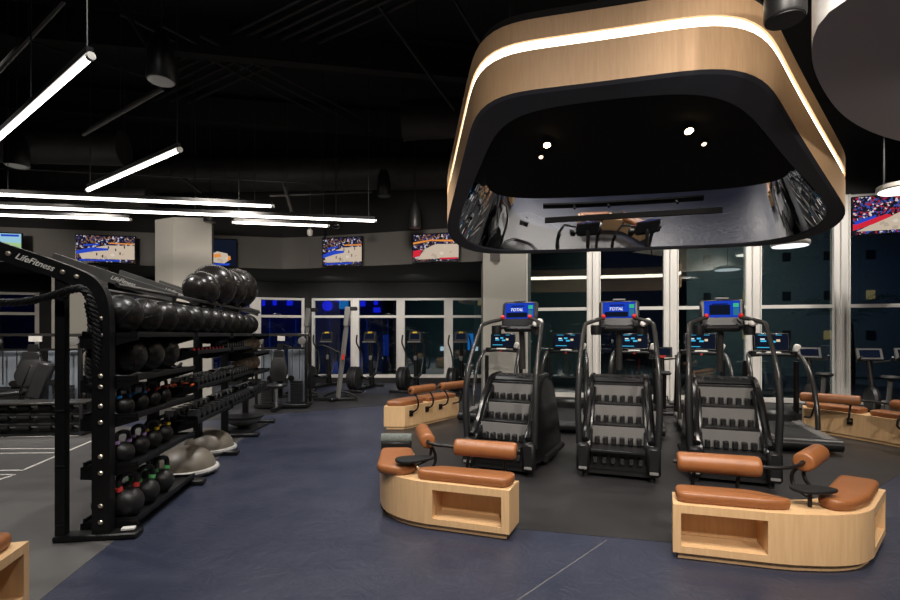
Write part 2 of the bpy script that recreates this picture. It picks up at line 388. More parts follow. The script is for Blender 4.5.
# left glazed wall: two facets
Lf = [(-12.9, 12.9), (-4.49, 15.5), (1.20, 15.35)]
segs = []
def lpt(px, k):
    (x0, y0), (x1, y1) = Lf[k], Lf[k+1]; r = (px-450)/F
    # x0+t dx = r (y0+t dy)
    t = (r*y0-x0)/((x1-x0)-r*(y1-y0)); return (x0+t*(x1-x0), y0+t*(y1-y0))
ws = [(0, -55, -8), (0, -6, 40), (0, 98, 148), (0, 152, 200), (0, 207, 253), (0, 258, 304.5), (1, 312, 354), (1, 356.5, 399.5), (1, 402, 447), (1, 450, 494)]
for k, q0, q1 in ws:
    window(lpt(q0, k), lpt(q1, k), .16, 2.66, 2.08, 'window_%d' % wn, .07, extra=True); wn += 1
def between(k, q0, q1, z0, z1, nm, m='wall_black'):
    vwall(lpt(q0, k), lpt(q1, k), z0, z1, nm, m, .08)
vwall(Lf[0], Lf[1], 2.66, 3.25, 'wall_left_header', 'wall_black', .1); vwall(Lf[1], Lf[2], 2.66, 3.25, 'wall_back_header', 'wall_black', .1)
vwall(Lf[0], Lf[1], 0, .16, 'baseboard_left', 'wall_black', .12); vwall(Lf[1], Lf[2], 0, .16, 'baseboard_back', 'wall_black', .12)
for n_, (k, q0, q1) in enumerate([(0, 40, 98), (0, 148, 152), (0, 200, 207), (0, 253, 258), (0, 304.5, 309), (1, 308, 312), (1, 354, 356.5), (1, 399.5, 402), (1, 447, 450)]):
    between(k, q0, q1, .16, 2.66, 'wall_pier_%d' % (n_+1), 'wall_black' if (q1-q0) > 10 or n_ in (4, 5) else 'frame')
vwall(Lf[0], (-12.9, -2.9), 0, 6.5, 'wall_left', 'wall_black', .1)
vwall((-12.9, -2.9), (12.4, -2.9), 0, 6.5, 'wall_back', 'wall_black', .1)
vwall((12.4, -2.9), (12.4, 10.0), 0, 6.5, 'wall_side', 'wall_black', .1)
# grey bulkhead with the screens
Bk = [P(-120, 300, 10.6), P(60, 300, 11.3), P(152, 300, 11.7), P(283, 300, 12.3), P(310, 300, 12.2), P(500, 300, 10.9)]
Bk = [(p.x, p.y) for p in Bk]
for i in range(len(Bk)-1): vwall(Bk[i], Bk[i+1], 3.15, 3.93, 'wall_bulkhead_%d' % (i+1), 'wall_grey', .12)
for i in range(len(Bk)-1): vwall(Bk[i], Bk[i+1], 3.93, 6.5, 'wall_upper_%d' % (i+1), 'ceil', .1)
sof = MB(); pl = [(x, y) for x, y in Bk]+[(1.2, 15.4), (-4.49, 15.6), (-12.9, 13.0)]
sof.prism(pl, 3.15, 3.22); sof.build('ceiling_soffit', 'wall_black', smooth=False, kind='structure')
# columns
def column(x0, x1, y0, dep, z1, nm, rz=0):
    o = MB().box((0, dep/2, z1/2), (x1-x0, dep, z1)).build(nm, 'col_grey', smooth=False, kind='structure'); o.location = ((x0+x1)/2, y0, 0); o.rotation_euler = (0, 0, rz)
column((483-450)*10.9/F, (526-450)*10.9/F, 10.9, .6, 4.2, 'column_centre')
o = MB().prism([(0, 0), (.76, .08), (.40, .9), (-.50, .9), (-.52, .25)], 0, 3.93).build('column_left', 'col_grey', smooth=False, kind='structure'); q = P(173, 300, 10.1); o.location = (q.x, q.y, 0)
column((48-450)*11.4/F, (90-450)*11.4/F, 11.5, .5, 3.15, 'column_rear')
# ceiling beams
for i, (p0, p1) in enumerate([((-11, 6.4), (1.5, 8.6)), ((-11, 9.0), (1.5, 11.2)), ((-9, 3.0), (8, 5.9))]):
    a = Vector((*p0, 6.1)); b = Vector((*p1, 6.1)); d = (b-a); R = Rz(math.atan2(d.y, d.x))
    MB().box((a+b)/2, (d.length, .18, .5), R).build('trim_%d' % (10+i), 'ceil', kind='structure', smooth=False)

# ================================================================= OUTSIDE
g = MB().box((3, 30, -.3), (80, 36, .1)).build('pavement', 'facade', smooth=False); g['kind'] = 'structure'
def outside(name, x, y, wd, h, label, lit, rz=0, dep=4):
    r = empty(name, (x, y, 0), rz, label, 'building'); MB().box((0, dep/2, h/2-.2), (wd, dep, h)).build('wall', 'facade', r, smooth=False)
    for (lx, lz, a, b, m) in lit:
        MB().box((lx, -.04, lz), (a*.5, .08, b*.45)).build('window', m, r, smooth=False)
    return r
rr = random.Random(3)
lit = []
for i in range(6):
    for j in range(5): lit.append((-3.7+i*1.5, 1.5+j*1.6, .55, .8, 'warmwin' if rr.random() < .22 else 'blackm'))
outside('office_building', 14.5, 20, 9, 12, 'pale office block with rows of small windows beyond the right glass wall', lit, -.2)
lit = [(-2.2+i*.9, 1.2, .5, 1.6, 'cyanglow') for i in range(2)]+[(-2.5+.7*i, .9+.6*(i % 2), .5, .4, 'paleglow') for i in range(5)]+[(-.9, 3.0, .3, .9, 'warmwin')]
outside('street_building', 2.2, 21.5, 8.4, 7, 'dark low building with cyan lit doors beyond the back windows', lit, .0)
lb = empty('blue_lit_building', (-12.4, 21, 0), 0, 'dark building with deep blue lights beyond the left windows', 'building')
MB().box((0, 2, 4), (19, 4, 8.4)).build('wall', mat('blue_facade', (.03, .06, .20), .9), lb, smooth=False)
def onb(px, py): return (px-450)*21/F+12.4, CH+(HZ-py)*21/F
for px, py, wd_, hg, m in [(264, 303, 3, 6, 'blueglow'), (275, 302, 4, 7, 'blueglow'), (290, 303, 6, 5, 'blueglow'), (344, 304, 9, 10, 'cyanglow'), (338, 300, 5, 4, 'blueglow'), (363, 303, 5, 7, 'blueglow'), (376, 302, 4, 6, 'blueglow'), (377, 310, 7, 5, 'blueglow'),
        (8, 303, 9, 6, 'blueglow'), (25, 301, 6, 5, 'cyanglow'), (245, 304, 6, 8, 'blueglow'), (-20, 302, 8, 8, 'blueglow')]:
    x, z = onb(px, py); MB().box((x, -.04, z), (wd_*21/F, .08, hg*21/F), bev=.03).build('blue_lamp', m, lb, smooth=False)
x, z = onb(328, 306); MB().ball((x, -.1, z), .22, 20).build('blue_globe', 'blueglow', lb)
for px in (270, 296, 330, 350, 367, 388):
    x, z = onb(px, 340); MB().box((x, -.03, z), (.025, .04, 1.9)).build('blue_tube', 'bluedim', lb, smooth=False)
for px, py in ((335, 372), (386, 345), (360, 365)): 
    x, z = onb(px, py); MB().box((x, -.03, z), (.25, .04, .9)).build('cyan_door', 'bluedim', lb, smooth=False)
# palms outside the right glass
def palm(x, y, h, label):
    r = empty('palm_plant', (x, y, -.2), 0, label, 'plant', 'palms outside the glass'); MB().tube([(0, 0, 0), (.05, 0, h*.5), (0, 0, h)], [.12, .09, .08], 10).build('trunk', 'bark', r)
    f = MB()
    for k in range(16):
        a_ = k*2.4; L_ = .9+.5*rr.random(); e_ = .3+.5*rr.random(); pts = [Vector((math.cos(a_)*L_*t, math.sin(a_)*L_*t, h+e_*math.sin(t*2.6))) for t in (0, .33, .66, 1)]
        n_ = Vector((-math.sin(a_), math.cos(a_), 0))
        for q in range(1, 14):
            t = q/14; i_ = min(2, int(t*3)); c_ = pts[i_].lerp(pts[i_+1], t*3-i_)
            for sg in (-1, 1):
                d_ = n_*sg*.30*(1-t*.5)+Vector((math.cos(a_), math.sin(a_), -.5))*.14; w_ = Vector((math.cos(a_), math.sin(a_), 0))*.02; f.add([c_-w_, c_+w_, c_+d_], [(0, 1, 2)])
    f.build('fronds', 'leaf', r, smooth=False)
palm(10.6, 13.0, 2.0, 'palm outside the rightmost window'); palm(-4.9, 18.0, .6, 'low palm outside behind the leaning column trainer')
def outdoor_fill(x, y, z, e, col, tx, ty, tz_):  # added outdoor spots, no real lamps; they brighten the facades and palm
    l_ = bpy.data.lights.new('outdoor_fill_spot', 'SPOT'); l_.energy = e; l_.color = col; l_.shadow_soft_size = .2; l_.spot_size = 2.2; l_.spot_blend = 1
    q_ = bpy.data.objects.new('outdoor_fill_spot', l_); C.objects.link(q_); q_.location = (x, y, z); q_.rotation_euler = (Vector((tx, ty, tz_))-Vector((x, y, z))).to_track_quat('-Z', 'Y').to_euler()
outdoor_fill(1.5, 18.0, 4.5, 120, (.5, .95, 1), 1.5, 21.5, .5); outdoor_fill(9.3, 15.0, 5, 800, (.85, 1, .95), 10.5, 20, 2.5); outdoor_fill(16, 14, 4, 160, (.2, .3, 1), 15.5, 19, 1.5)
outdoor_fill(-6.5, 18.0, 5.5, 170, (.06, .15, 1), -6.5, 21, 3); outdoor_fill(-12, 18.0, 5.5, 200, (.06, .15, 1), -13, 21, 3); outdoor_fill(9.0, 12.2, 4.2, 50, (.5, .8, .5), 10.6, 13, 2)
# ================================================================= CEILING SERVICES
def duct(p0, p1, r, label, ribs=True):
    p0, p1 = Vector(p0), Vector(p1); d = (p1-p0).normalized(); L = (p1-p0).length
    rt = empty('air_duct', p0, 0, label, 'duct'); n = int(L/.12); pts = []; rs = []
    MB().tube([(0, 0, 0), p1-p0], r, 28).build('duct_body', 'duct', rt)
    k = MB(); nn = max(2, int(L/1.2))
    for i in range(nn+1): k.tube([d*(L*i/nn-.02), d*(L*i/nn+.02)], r+.015, 28)
    k.each('joint_ring', 'duct', rt)
    MB().tube([(0, 0, r), (0, 0, 6.5-p0.z)], .006, 6).build('hanger_rod', 'conduit', rt)
duct(P(-60, 143, 8.5), P(123, 149, 8.9), .30, 'short black round duct high at left above the light tubes')
duct(P(20, 178, 11.0), P(455, 172, 10.6), .36, 'long black round duct above the row of television screens')
duct(P(403, 121, 9.4), P(560, 112, 9.4), .36, 'black round duct stub beside the wooden canopy corner')
duct(P(-40, 196, 9.9), P(150, 198, 9.9), .20, 'black round duct running behind the left column top')
cg = 'conduits under the dark ceiling'
def conduit(a, b, r, label, name='conduit'):
    o = MB().tube([a, b], r, 8).build(name, 'duct'); tag(o, label, 'pipe', cg); c_ = (a+b)/2
    if c_.z < 5.9: MB().tube([c_, (c_.x, c_.y, 6.5)], .006, 6).build('hanger_rod', 'duct', o)
conduit(P(64, 0, 5), P(-5, 74, 5.4), .03, 'thick dark brace slanting down at the top left corner', 'ceiling_brace')
conduit(P(-20, 26, 7), P(150, 78, 7), .014, 'thin conduit sloping down to the cone speaker at left')
conduit(P(118, 0, 5.0), P(150, 50, 5.0), .02, 'short threaded rod slanting down to the cone speaker', 'threaded_rod')
conduit(P(163, 88, 5.6), P(83, 134, 6.4), .028, 'grey strut slanting down left under the cone speaker', 'strut')
conduit(P(-10, 168, 8.8), P(305, 183, 9.2), .014, 'long thin conduit just above the long light tubes')
conduit(P(182, 177, 9.5), P(202, 193, 9.5), .03, 'short strut above the long light tubes at left', 'strut')
conduit(P(283, 182, 9.5), P(292, 212, 9.5), .035, 'short strut beside the end of the long light tube', 'strut')
conduit(P(270, 196, 9.6), P(372, 192, 9.6), .02, 'thin conduit under the long duct near the centre')
conduit(P(375, 0, 7), P(455, 110, 7.6), .03, 'dark pipe slanting down to the canopy left corner')
conduit(P(455, 0, 5.5), P(482, 46, 5.5), .02, 'thin stay rod above the canopy left corner', 'stay_rod')
def PZ(px, py, z):
    Y = F*(z-CH)/(HZ-py); return Vector(((px-450)*Y/F, Y, z))
for k in range(6): conduit(PZ(150, 120-k*9, 6.2), PZ(460, -22-k*12, 6.2), .03, 'parallel dark conduits running diagonally under the ceiling')
for k in range(3): conduit(PZ(120+40*k, 14+11*k, 6.0), PZ(330+36*k, 120+9*k, 6.0), .02, 'dark cross conduits crossing the diagonal run')

def lin(p0, p1, label, cords, r=.028):
    p0, p1 = Vector(p0), Vector(p1); d = p1-p0; rt = empty('tube_light', p0, 0, label, 'light', 'linear tube lights')
    u = d.normalized(); side = Vector((-u.y, u.x, 0)).normalized()
    MB().tube([(0, 0, 0), d], r, 12).build('glowing_tube', 'tube', rt)
    h = MB(); h.box(d/2+Vector((0, 0, r+.027)), (d.length, .04, .05), Rz(math.atan2(d.y, d.x))) if abs(u.z) < .05 else h.tube([Vector((0, 0, r+.03)), d+Vector((0, 0, r+.03))], .035, 4)
    h.build('housing', 'black', rt, smooth=False)
    e = MB(); e.tube([-u*.03, u*.012], r*1.25, 12); e.tube([d-u*.012, d+u*.03], r*1.25, 12); e.each('end_cap', 'white', rt)
    c = MB()
    for t in cords: c.tube([d*t+Vector((0, 0, .05)), Vector((d.x*t, d.y*t, 6.5-p0.z))], .006, 6)
    c.each('hanging_cable', 'conduit', rt); return rt
t1 = 3.3
def PZ(px, py, z):
    Y = F*(z-CH)/(HZ-py); return Vector(((px-450)*Y/F, Y, z))
lin(PZ(-25, 159, 3.45), PZ(90, 57, 3.45), 'slanting glowing tube light nearest the camera at top left', (.6, .985), .022)
lin(PZ(88, 190, 3.45), PZ(179, 150, 3.45), 'short slanting glowing tube light below the cone speaker', (.03, .985), .022)
lin(PZ(-120, 189.5, 3.45), PZ(272, 206.3, 3.45), 'long glowing tube light, the upper one of the long pair', (.3, .95), .020)
lin(PZ(-120, 201.8, 3.45), PZ(375, 221, 3.45), 'longest glowing tube light, ending near the middle of the ceiling', (.2, .6, .985), .020)
lin(PZ(-60, 213, 3.45), PZ(130, 219.5, 3.45), 'short glowing tube light at left under the long pair', (.2, .97), .019)
lin(PZ(234, 222.5, 3.45), PZ(328, 226, 3.45), 'short glowing tube light above the centre television', (.05, .95), .019)

def speaker(px, py, Y, wpx, hpx, label, inner='dgrey'):
    b = P(px, py, Y); r = wpx*Y/F/2; h = hpx*Y/F
    rt = empty('pendant_speaker', b, 0, label, 'speaker')
    MB().lathe([(r*.93, 0), (r, .015), (r*.99, h*.35), (r*.85, h*.7), (r*.5, h*.95), (r*.12, h)], (0, 0, 0), 28).build('speaker_shell', 'black', rt)
    MB().lathe([(r*.88, -.006), (r*.88, .004)], (0, 0, 0), 28).build('speaker_grille', inner, rt)
    MB().tube([(0, 0, h*.98), (0, 0, 6.5-b.z)], .008, 6).build('hanging_cable', 'conduit', rt)
speaker(161, 81, 4.6, 27, 48, 'cone shaped black pendant speaker with grey face at upper left', 'mgrey')
speaker(785, 20, 3.4, 37, 60, 'large black cylinder pendant speaker beside the canopy right corner')
speaker(17, 166, 7.0, 21, 34, 'bell shaped black pendant speaker above the far left tube lights')
speaker(384, 196, 9.6, 14, 27, 'small black pendant speaker left of the wooden canopy')
speaker(415, 228, 9.8, 12, 27, 'lowest black pendant speaker above the gap between two televisions')
speaker(210, 222, 9.8, 12, 30, 'small black pendant speaker behind the left column top')
# sensor and camera
o = empty('ceiling_sensor', P(310, 236, 11), 0, 'small white ceiling sensor above the centre television', 'sensor')
MB().lathe([(.03, 0), (.06, .03), (.065, .12), (.02, .17)], (0, 0, 0), 16).build('sensor_body', 'white', o); MB().tube([(0, 0, .16), (0, 0, 6.5-o.location.z)], .012, 6).build('stem', 'conduit', o)
o = empty('security_camera', P(336, 226, 10.2), 0, 'small dark ceiling camera with blue glint near the centre television', 'camera')
MB().ball((0, 0, 0), .09, 16, (1, 1, .6)).build('camera_dome', 'blackg', o); MB().tube([(0, 0, .03), (0, 0, 6.5-o.location.z)], .014, 6).build('stem', 'conduit', o)

# ================================================================= CANOPY
A = 3.964; SL = .315
def cpt(px, py):
    r = (px-450)/F; c = SL*(.21*r+.978); Y = A/((HZ-py)/F+c); return (r*Y, Y)
def cz(x, y): return CH+A-SL*(.21*x+.978*y)
outl = [(473, 118), (476, 110), (486, 101), (499, 95), (514, 91.6), (560, 86.3), (620, 79), (680, 71.2), (712, 67.4), (735, 68), (752, 72), (764, 78), (773, 87), (783, 106),
        (800, 135), (822, 170), (847, 209), (848.5, 214), (844, 221), (833, 230), (813, 238), (790, 243), (770, 245.6), (720, 248), (650, 250.2), (580, 252), (517, 254), (482, 254), (465, 250.5), (452, 242), (446, 232), (447, 222), (455, 190)]
outer = chaikin([cpt(*p) for p in outl], 1)
def resample(poly, n):
    L = [0]
    for i in range(len(poly)): L.append(L[-1]+(Vector(poly[(i+1) % len(poly)])-Vector(poly[i])).length)
    T = L[-1]; out = []; j = 0
    for k in range(n):
        s = T*k/n
        while L[j+1] < s: j += 1
        t = (s-L[j])/max(1e-9, L[j+1]-L[j]); out.append(tuple(Vector(poly[j]).lerp(Vector(poly[(j+1) % len(poly)]), t)))
    return out
def smoothp(poly, it):
    for _ in range(it):
        n = len(poly); poly = [((poly[i-1][0]+2*poly[i][0]+poly[(i+1) % n][0])/4, (poly[i-1][1]+2*poly[i][1]+poly[(i+1) % n][1])/4) for i in range(n)]
    return poly
outer = smoothp(resample(outer, 140), 6)
def vinset(poly, f):
    out = []; n = len(poly); full = inset(poly, .01)
    for p, q in zip(poly, full):
        v = .21*p[0]+.978*p[1]; d = (Vector(q)-Vector(p)); out.append(tuple(Vector(p)+d/.01*f(v)))
    return out
def lipw(v): t = min(1, max(0, (v-6.0)/1.8)); return .235-.175*t
inner = smoothp(vinset(outer, lipw), 40)
top = smoothp(vinset(outer, lambda v: lipw(v)+.335), 130)
NN = len(outer)
ccx = sum(p[0] for p in outer)/NN; ccy = sum(p[1] for p in outer)/NN
cr = empty('canopy', (ccx, ccy, cz(ccx, ccy)), 0, 'big tilted wooden canopy with a glowing band and mirrored inside above the stair climbers', 'canopy')
def Lc(x, y, dz): return (x-ccx, y-ccy, cz(x, y)+dz-cz(ccx, ccy))
def ring(pA, zA, pB, zB, mb):
    n = len(pA); mb.add([Lc(*p, zA) for p in pA]+[Lc(*p, zB) for p in pB], [(k, (k+1) % n, n+(k+1) % n, n+k) for k in range(n)])
H = .70; z1, z2 = .395, .495
rec = inset(outer, .02)
b = MB(); ring(outer, 0, outer, z1, b); ring(outer, z1, rec, z1, b); ring(rec, z2, outer, z2, b); ring(outer, z2, outer, H, b); ring(outer, H, inset(outer, .05), H, b)
b.build('wood_band', 'canopy_oak', cr)
b = MB(); ring(rec, z1, rec, z2, b); b.build('led_band', 'led', cr)
b = MB(); ring(outer, 0, inset(outer, .04), -.012, b); ring(inset(outer, .04), -.012, inner, 0, b); ring(inner, 0, inset(inner, .012), .02, b); b.build('underside_lip', 'lip', cr)
b = MB(); ring(inset(inner, .012), .02, top, .66, b); b.build('mirror_panel', 'mirror', cr)
b = MB(); b.add([Lc(*p, .66) for p in top], [list(range(NN))]); ring(inset(outer, .05), H, inset(outer, .05), H+.12, b); b.add([Lc(*p, H+.12) for p in inset(outer, .05)], [list(range(NN))]); b.build('roof_panel', 'ceil', cr)
b = MB()
for px, py in ((505, 15), (600, 8), (690, 5)):
    x, y = cpt(px, 92 if px < 560 else 70); x += .1; y += .35; q = Vector(Lc(x, y, H)); b.tube([q, (q.x, q.y, 6.5-cr.location.z)], .02, 8)
for (x, y) in (inner[70], inner[100]):
    q = Vector(Lc(x, y, H)); b.tube([q, (q.x, q.y, 6.5-cr.location.z)], .02, 8)
b.each('hanging_rod', 'conduit', cr)
# mounted rail before the mirror
cgr = 'spotlights inside the canopy'
def spotlamp(px, py, size, m, label, power):
    r = (px-450)/F; c = SL*(.21*r+.978); Y = (A+.61)/((HZ-py)/F+c); p = Vector((r*Y, Y, CH+(HZ-py)*Y/F))
    rt = empty('spotlight', p, 0, label, 'spotlight'); ttl = Vector((0, -.45, -.9)).normalized(); R = ttl.to_track_quat('Z', 'Y').to_matrix()
    MB().lathe([(size*1.25, -.09), (size*1.3, .0), (size*1.0, .003)], (0, 0, 0), 20, R).build('lamp_can', 'black', rt)
    MB().lathe([(size, .004), (size*.8, .012), (.001, .016)], (0, 0, 0), 20, R).build('lamp_lens', m, rt)
    MB().tube([(0, 0, .03), (0, .02, .12)], .01, 6).build('stem', 'black', rt)
    if power:
        l = bpy.data.lights.new('canopy_spot_light', 'SPOT'); l.energy = power; l.color = WARM; l.spot_size = 1.9; l.spot_blend = .6; l.shadow_soft_size = .05
        o = bpy.data.objects.new('canopy_spot_light', l); C.objects.link(o); o.location = p+ttl*.05; o.rotation_euler = (-ttl).to_track_quat('Z', 'Y').to_euler()
spotlamp(547, 145, .045, 'spotglow', 'bright warm spotlight inside the canopy on the left', 70)
spotlamp(689, 131, .05, 'spotglow', 'bright warm spotlight inside the canopy on the right', 70)
spotlamp(541, 157, .03, 'spotdim', 'dim spotlight just below the left bright spotlight', 0)
spotlamp(704, 144, .03, 'spotdim', 'dim spotlight just below the right bright spotlight', 0)
rl = empty('track_rail', (0, 0, 0), 0, 'black straight track rail mounted across the canopy mirror', 'track')
pL = P(545, 220.5, 7.28); pR = P(722, 210, 6.85); rl.location = pL
MB().box((pR-pL)/2, ((pR-pL).length, .05, .075), (pR-pL).to_track_quat('X', 'Z').to_matrix()).build('rail_bar', 'blackm', rl, smooth=False)
for t in (.2, .42, .84): MB().tube([(pR-pL)*t, (pR-pL)*t+Vector((.03, .17, .05))], .02, 8).build('standoff', 'blackm', rl)

# white drum canopy at right
dp = [(2.43, 3.07), (2.40, 3.2), (2.47, 3.35), (2.68, 3.64), (3.1, 4.1), (3.89, 4.79), (4.9, 5.33), (6.4, 5.7), (7.9, 5.2), (8.2, 3.8), (7.5, 2.4), (5.6, 1.75), (3.8, 1.9), (2.75, 2.5)]
dp = [(2.40, 3.12), (2.46, 3.30), (2.68, 3.66), (3.1, 4.12), (3.89, 4.82), (4.9, 5.36), (6.4, 5.75), (7.9, 5.2), (8.2, 3.8), (7.4, 2.6), (5.6, 2.15), (3.6, 2.3), (2.65, 2.75)]
dp = smoothp(resample(chaikin(dp, 2), 90), 2)
cx_ = sum(p[0] for p in dp)/90; cy_ = sum(p[1] for p in dp)/90
wd = empty('drum_canopy', (cx_, cy_, 3.6), 0, 'white sided rounded ceiling drum with grey underside at the top right', 'canopy')
loc = [(p[0]-cx_, p[1]-cy_) for p in dp]
b = MB(); b.add([(*p, 0) for p in loc], [list(range(90))]); b.build('underside', 'grayunder', wd, smooth=False)
b = MB(); n = 90; b.add([(*p, 0) for p in loc]+[(*p, .9) for p in loc], [(k, (k+1) % n, n+(k+1) % n, n+k) for k in range(n)]); b.build('white_side', 'whiteside', wd)
b = MB(); 
for k in (5, 30, 55, 75): b.tube([(loc[k][0]*.8, loc[k][1]*.8, .1), (loc[k][0]*.8, loc[k][1]*.8, 2.85)], .02, 8)
b.each('hanging_rod', 'conduit', wd)
def discl(px, py, Y, r, m, label):
    p = P(px, py, Y); o = empty('disc_light', p, 0, label, 'light'); MB().lathe([(r, .0), (r*1.05, .02), (r*1.05, .08), (r*.3, .1)], (0, 0, 0), 32).build('disc_body', 'white', o)
    MB().lathe([(r*.97, -.008), (r*.97, .002)], (0, 0, 0), 32).build('glowing_disc', m, o); MB().tube([(0, 0, .09), (0, 0, 6.5-p.z)], .008, 6).build('stem', 'conduit', o)
discl(905, 190, 7.6, .33, 'discw', 'bright round disc light at the right edge above the right television')
discl(790, 246, 9.2, .30, 'disc', 'pale round disc light under the far right corner of the canopy')

# ================================================================= TELEVISIONS
def tv(px0, px1, y0, y1, Y, skew, label, kind, rod=False):
    cx = (px0+px1)/2; cy = (y0+y1)/2; W = (px1-px0)*Y/F; Hh = (y1-y0)*Y/F; p = P(cx, cy, Y)
    rt = empty('television', p, skew, label, 'television')
    MB().box((0, .03, 0), (W, .05, Hh), bev=.006).build('tv_body', 'blackg', rt)
    w_, h_ = W-.04, Hh-.05
    def patch(pts, m, nm, d=0):
        MB().add([(x*w_/2, .003-.001*d, z*h_/2) for x, z in pts]+[], [list(range(len(pts)))]).build(nm, m, rt, smooth=False)
    full = [(-1, -1), (1, -1), (1, 1), (-1, 1)]
    if kind == 'court':
        patch(full, 'crowd', 'screen'); patch([(-.8, -.78), (1, -.78), (1, .30), (.0, .28), (-.95, -.25)], 'scr_court', 'screen_court', 1)
        patch([(-1, -.45), (-.4, -.2), (.1, -.1), (.1, .05), (-.5, .1), (-1, -.2)], 'scr_dblue', 'screen_key', 2); patch([(.1, .42), (.98, .38), (.98, .48), (.1, .50)], 'scr_orange', 'screen_banner', 2)
        patch([(-.9, -.95), (.5, -.95), (.5, -.82), (-.9, -.82)], 'scr_dblue', 'screen_scoreboard', 2); patch([(-.75, .2), (-.2, .28), (-.2, .4), (-.75, .32)], 'scr_dblue', 'screen_crowd', 2)
        for x, z in ((-.3, -.4), (.1, .15), (.5, -.3), (.65, .2), (-.1, -.55), (.35, -.02)): patch([(x-.02, z-.12), (x+.02, z-.12), (x+.02, z+.08), (x-.02, z+.08)], 'scr_blk', 'screen_player', 3)
    elif kind == 'court2':
        patch(full, 'crowd', 'screen'); patch([(-.8, -.85), (1, -.8), (1, .2), (.0, .25), (-.5, -.1)], 'scr_court', 'screen_court', 1); patch([(-1, .3), (-.2, .5), (1, .35), (1, .5), (-.2, .62), (-1, .45)], 'scr_orange', 'screen_banner', 2)
        patch([(-1, -.2), (-.6, -.1), (-.7, -.6), (-1, -.7)], 'scr_red', 'screen_key', 2); patch([(.2, -.9), (.95, -.9), (.95, -.78), (.2, -.78)], 'scr_red', 'screen_scoreboard', 2)
    elif kind == 'red':
        patch(full, 'crowdred', 'screen'); patch([(-.9, -.85), (1, -.85), (1, .35), (.6, .2), (-.3, -.4)], 'scr_court', 'screen_court', 1); patch([(-1, -.8), (-.4, -.5), (.2, -.1), (-.0, 0), (-1, -.45)], 'scr_red', 'screen_key', 2)
        patch([(-.95, -.5), (-.3, -.15), (-.3, .0), (-.95, -.3)], 'scr_dblue', 'screen_board', 3)
    elif kind == 'closeup':
        patch(full, 'scr_blk', 'screen'); patch([(-1, -.7), (-.9, -.2), (-.3, .1), (.4, -.05), (.6, -.5), (.2, -.8)], 'scr_court', 'screen_shirt', 1); patch([(-.6, -.15), (-.1, -.05), (.0, -.3), (-.5, -.4)], 'scr_orange', 'screen_emblem', 2)
        patch([(-1, .2), (-.75, .3), (-.7, .9), (-1, 1)], 'scr_red', 'screen_figure', 1); patch([(-.6, -.95), (.5, -.95), (.6, -.8), (-.6, -.8)], 'scr_dblue', 'screen_scoreboard', 2); patch([(.4, -.6), (.65, -.5), (.6, -.2), (.45, -.3)], 'scr_orange', 'screen_hand', 2)
    else:
        patch(full, 'scr_sky', 'screen'); patch([(-1, -.9), (1, -.9), (1, -.1), (-1, .0)], 'scr_grass', 'screen_field', 1); patch([(.1, .65), (.9, .65), (.9, .9), (.1, .9)], 'scr_dblue', 'screen_caption', 2)
    MB().box((0, .30, .05), (.25, .5, .2)).build('wall_bracket', 'black', rt, smooth=False)
    if rod: MB().tube([(0, .09, .1), (0, .09, 6.5-p.z)], .02, 8).build('hanging_pole', 'black', rt)
tv(78.5, 132.5, 235, 263, 11.15, .2, 'television showing blue court basketball, left of the left column', 'court')
tv(-22, 19, 232, 251, 10.7, .2, 'television showing a green field at the left edge of the photo', 'field')
tv(207, 236, 238.5, 267, 11.6, .15, 'television half behind the left column showing a close-up player', 'closeup')
tv(320, 364, 237, 266, 11.75, -.25, 'television showing basketball in the middle of the grey bulkhead', 'court')
tv(411, 460, 233, 262, 11.05, -.25, 'television showing basketball partly behind the canopy left corner', 'court2')
tv(858, 915, 194, 234, 9.2, -.35, 'television showing a red basketball game before the right window', 'red', True)

# ================================================================= BENCHES
def wall_with_niche(mb, a, b, inward, z0, z1, m0, m1, mb_, mt, dep):
    # a,b plan; niche margins m0 (from a) m1 (from b), bottom mb_, top mt
    a = Vector((*a, 0)); b = Vector((*b, 0)); d = b-a; L = d.length; d.normalize(); n = Vector((*inward, 0))
    def pt(s, z, t=0): q = a+d*s+n*t; return (q.x, q.y, z)
    s0, s1 = m0, L-m1; q0, q1 = z0+mb_, z1-mt
    for (u0, u1, v0, v1) in ((0, L, z0, q0), (0, L, q1, z1), (0, s0, q0, q1), (s1, L, q0, q1)):
        mb.add([pt(u0, v0), pt(u1, v0), pt(u1, v1), pt(u0, v1)], [(0, 1, 2, 3)])
    mb.add([pt(s0, q0), pt(s1, q0), pt(s1, q1), pt(s0, q1), pt(s0, q0, dep), pt(s1, q0, dep), pt(s1, q1, dep), pt(s0, q1, dep)],
           [(0, 1, 5, 4), (1, 2, 6, 5), (2, 3, 7, 6), (3, 0, 4, 7), (4, 5, 6, 7)])
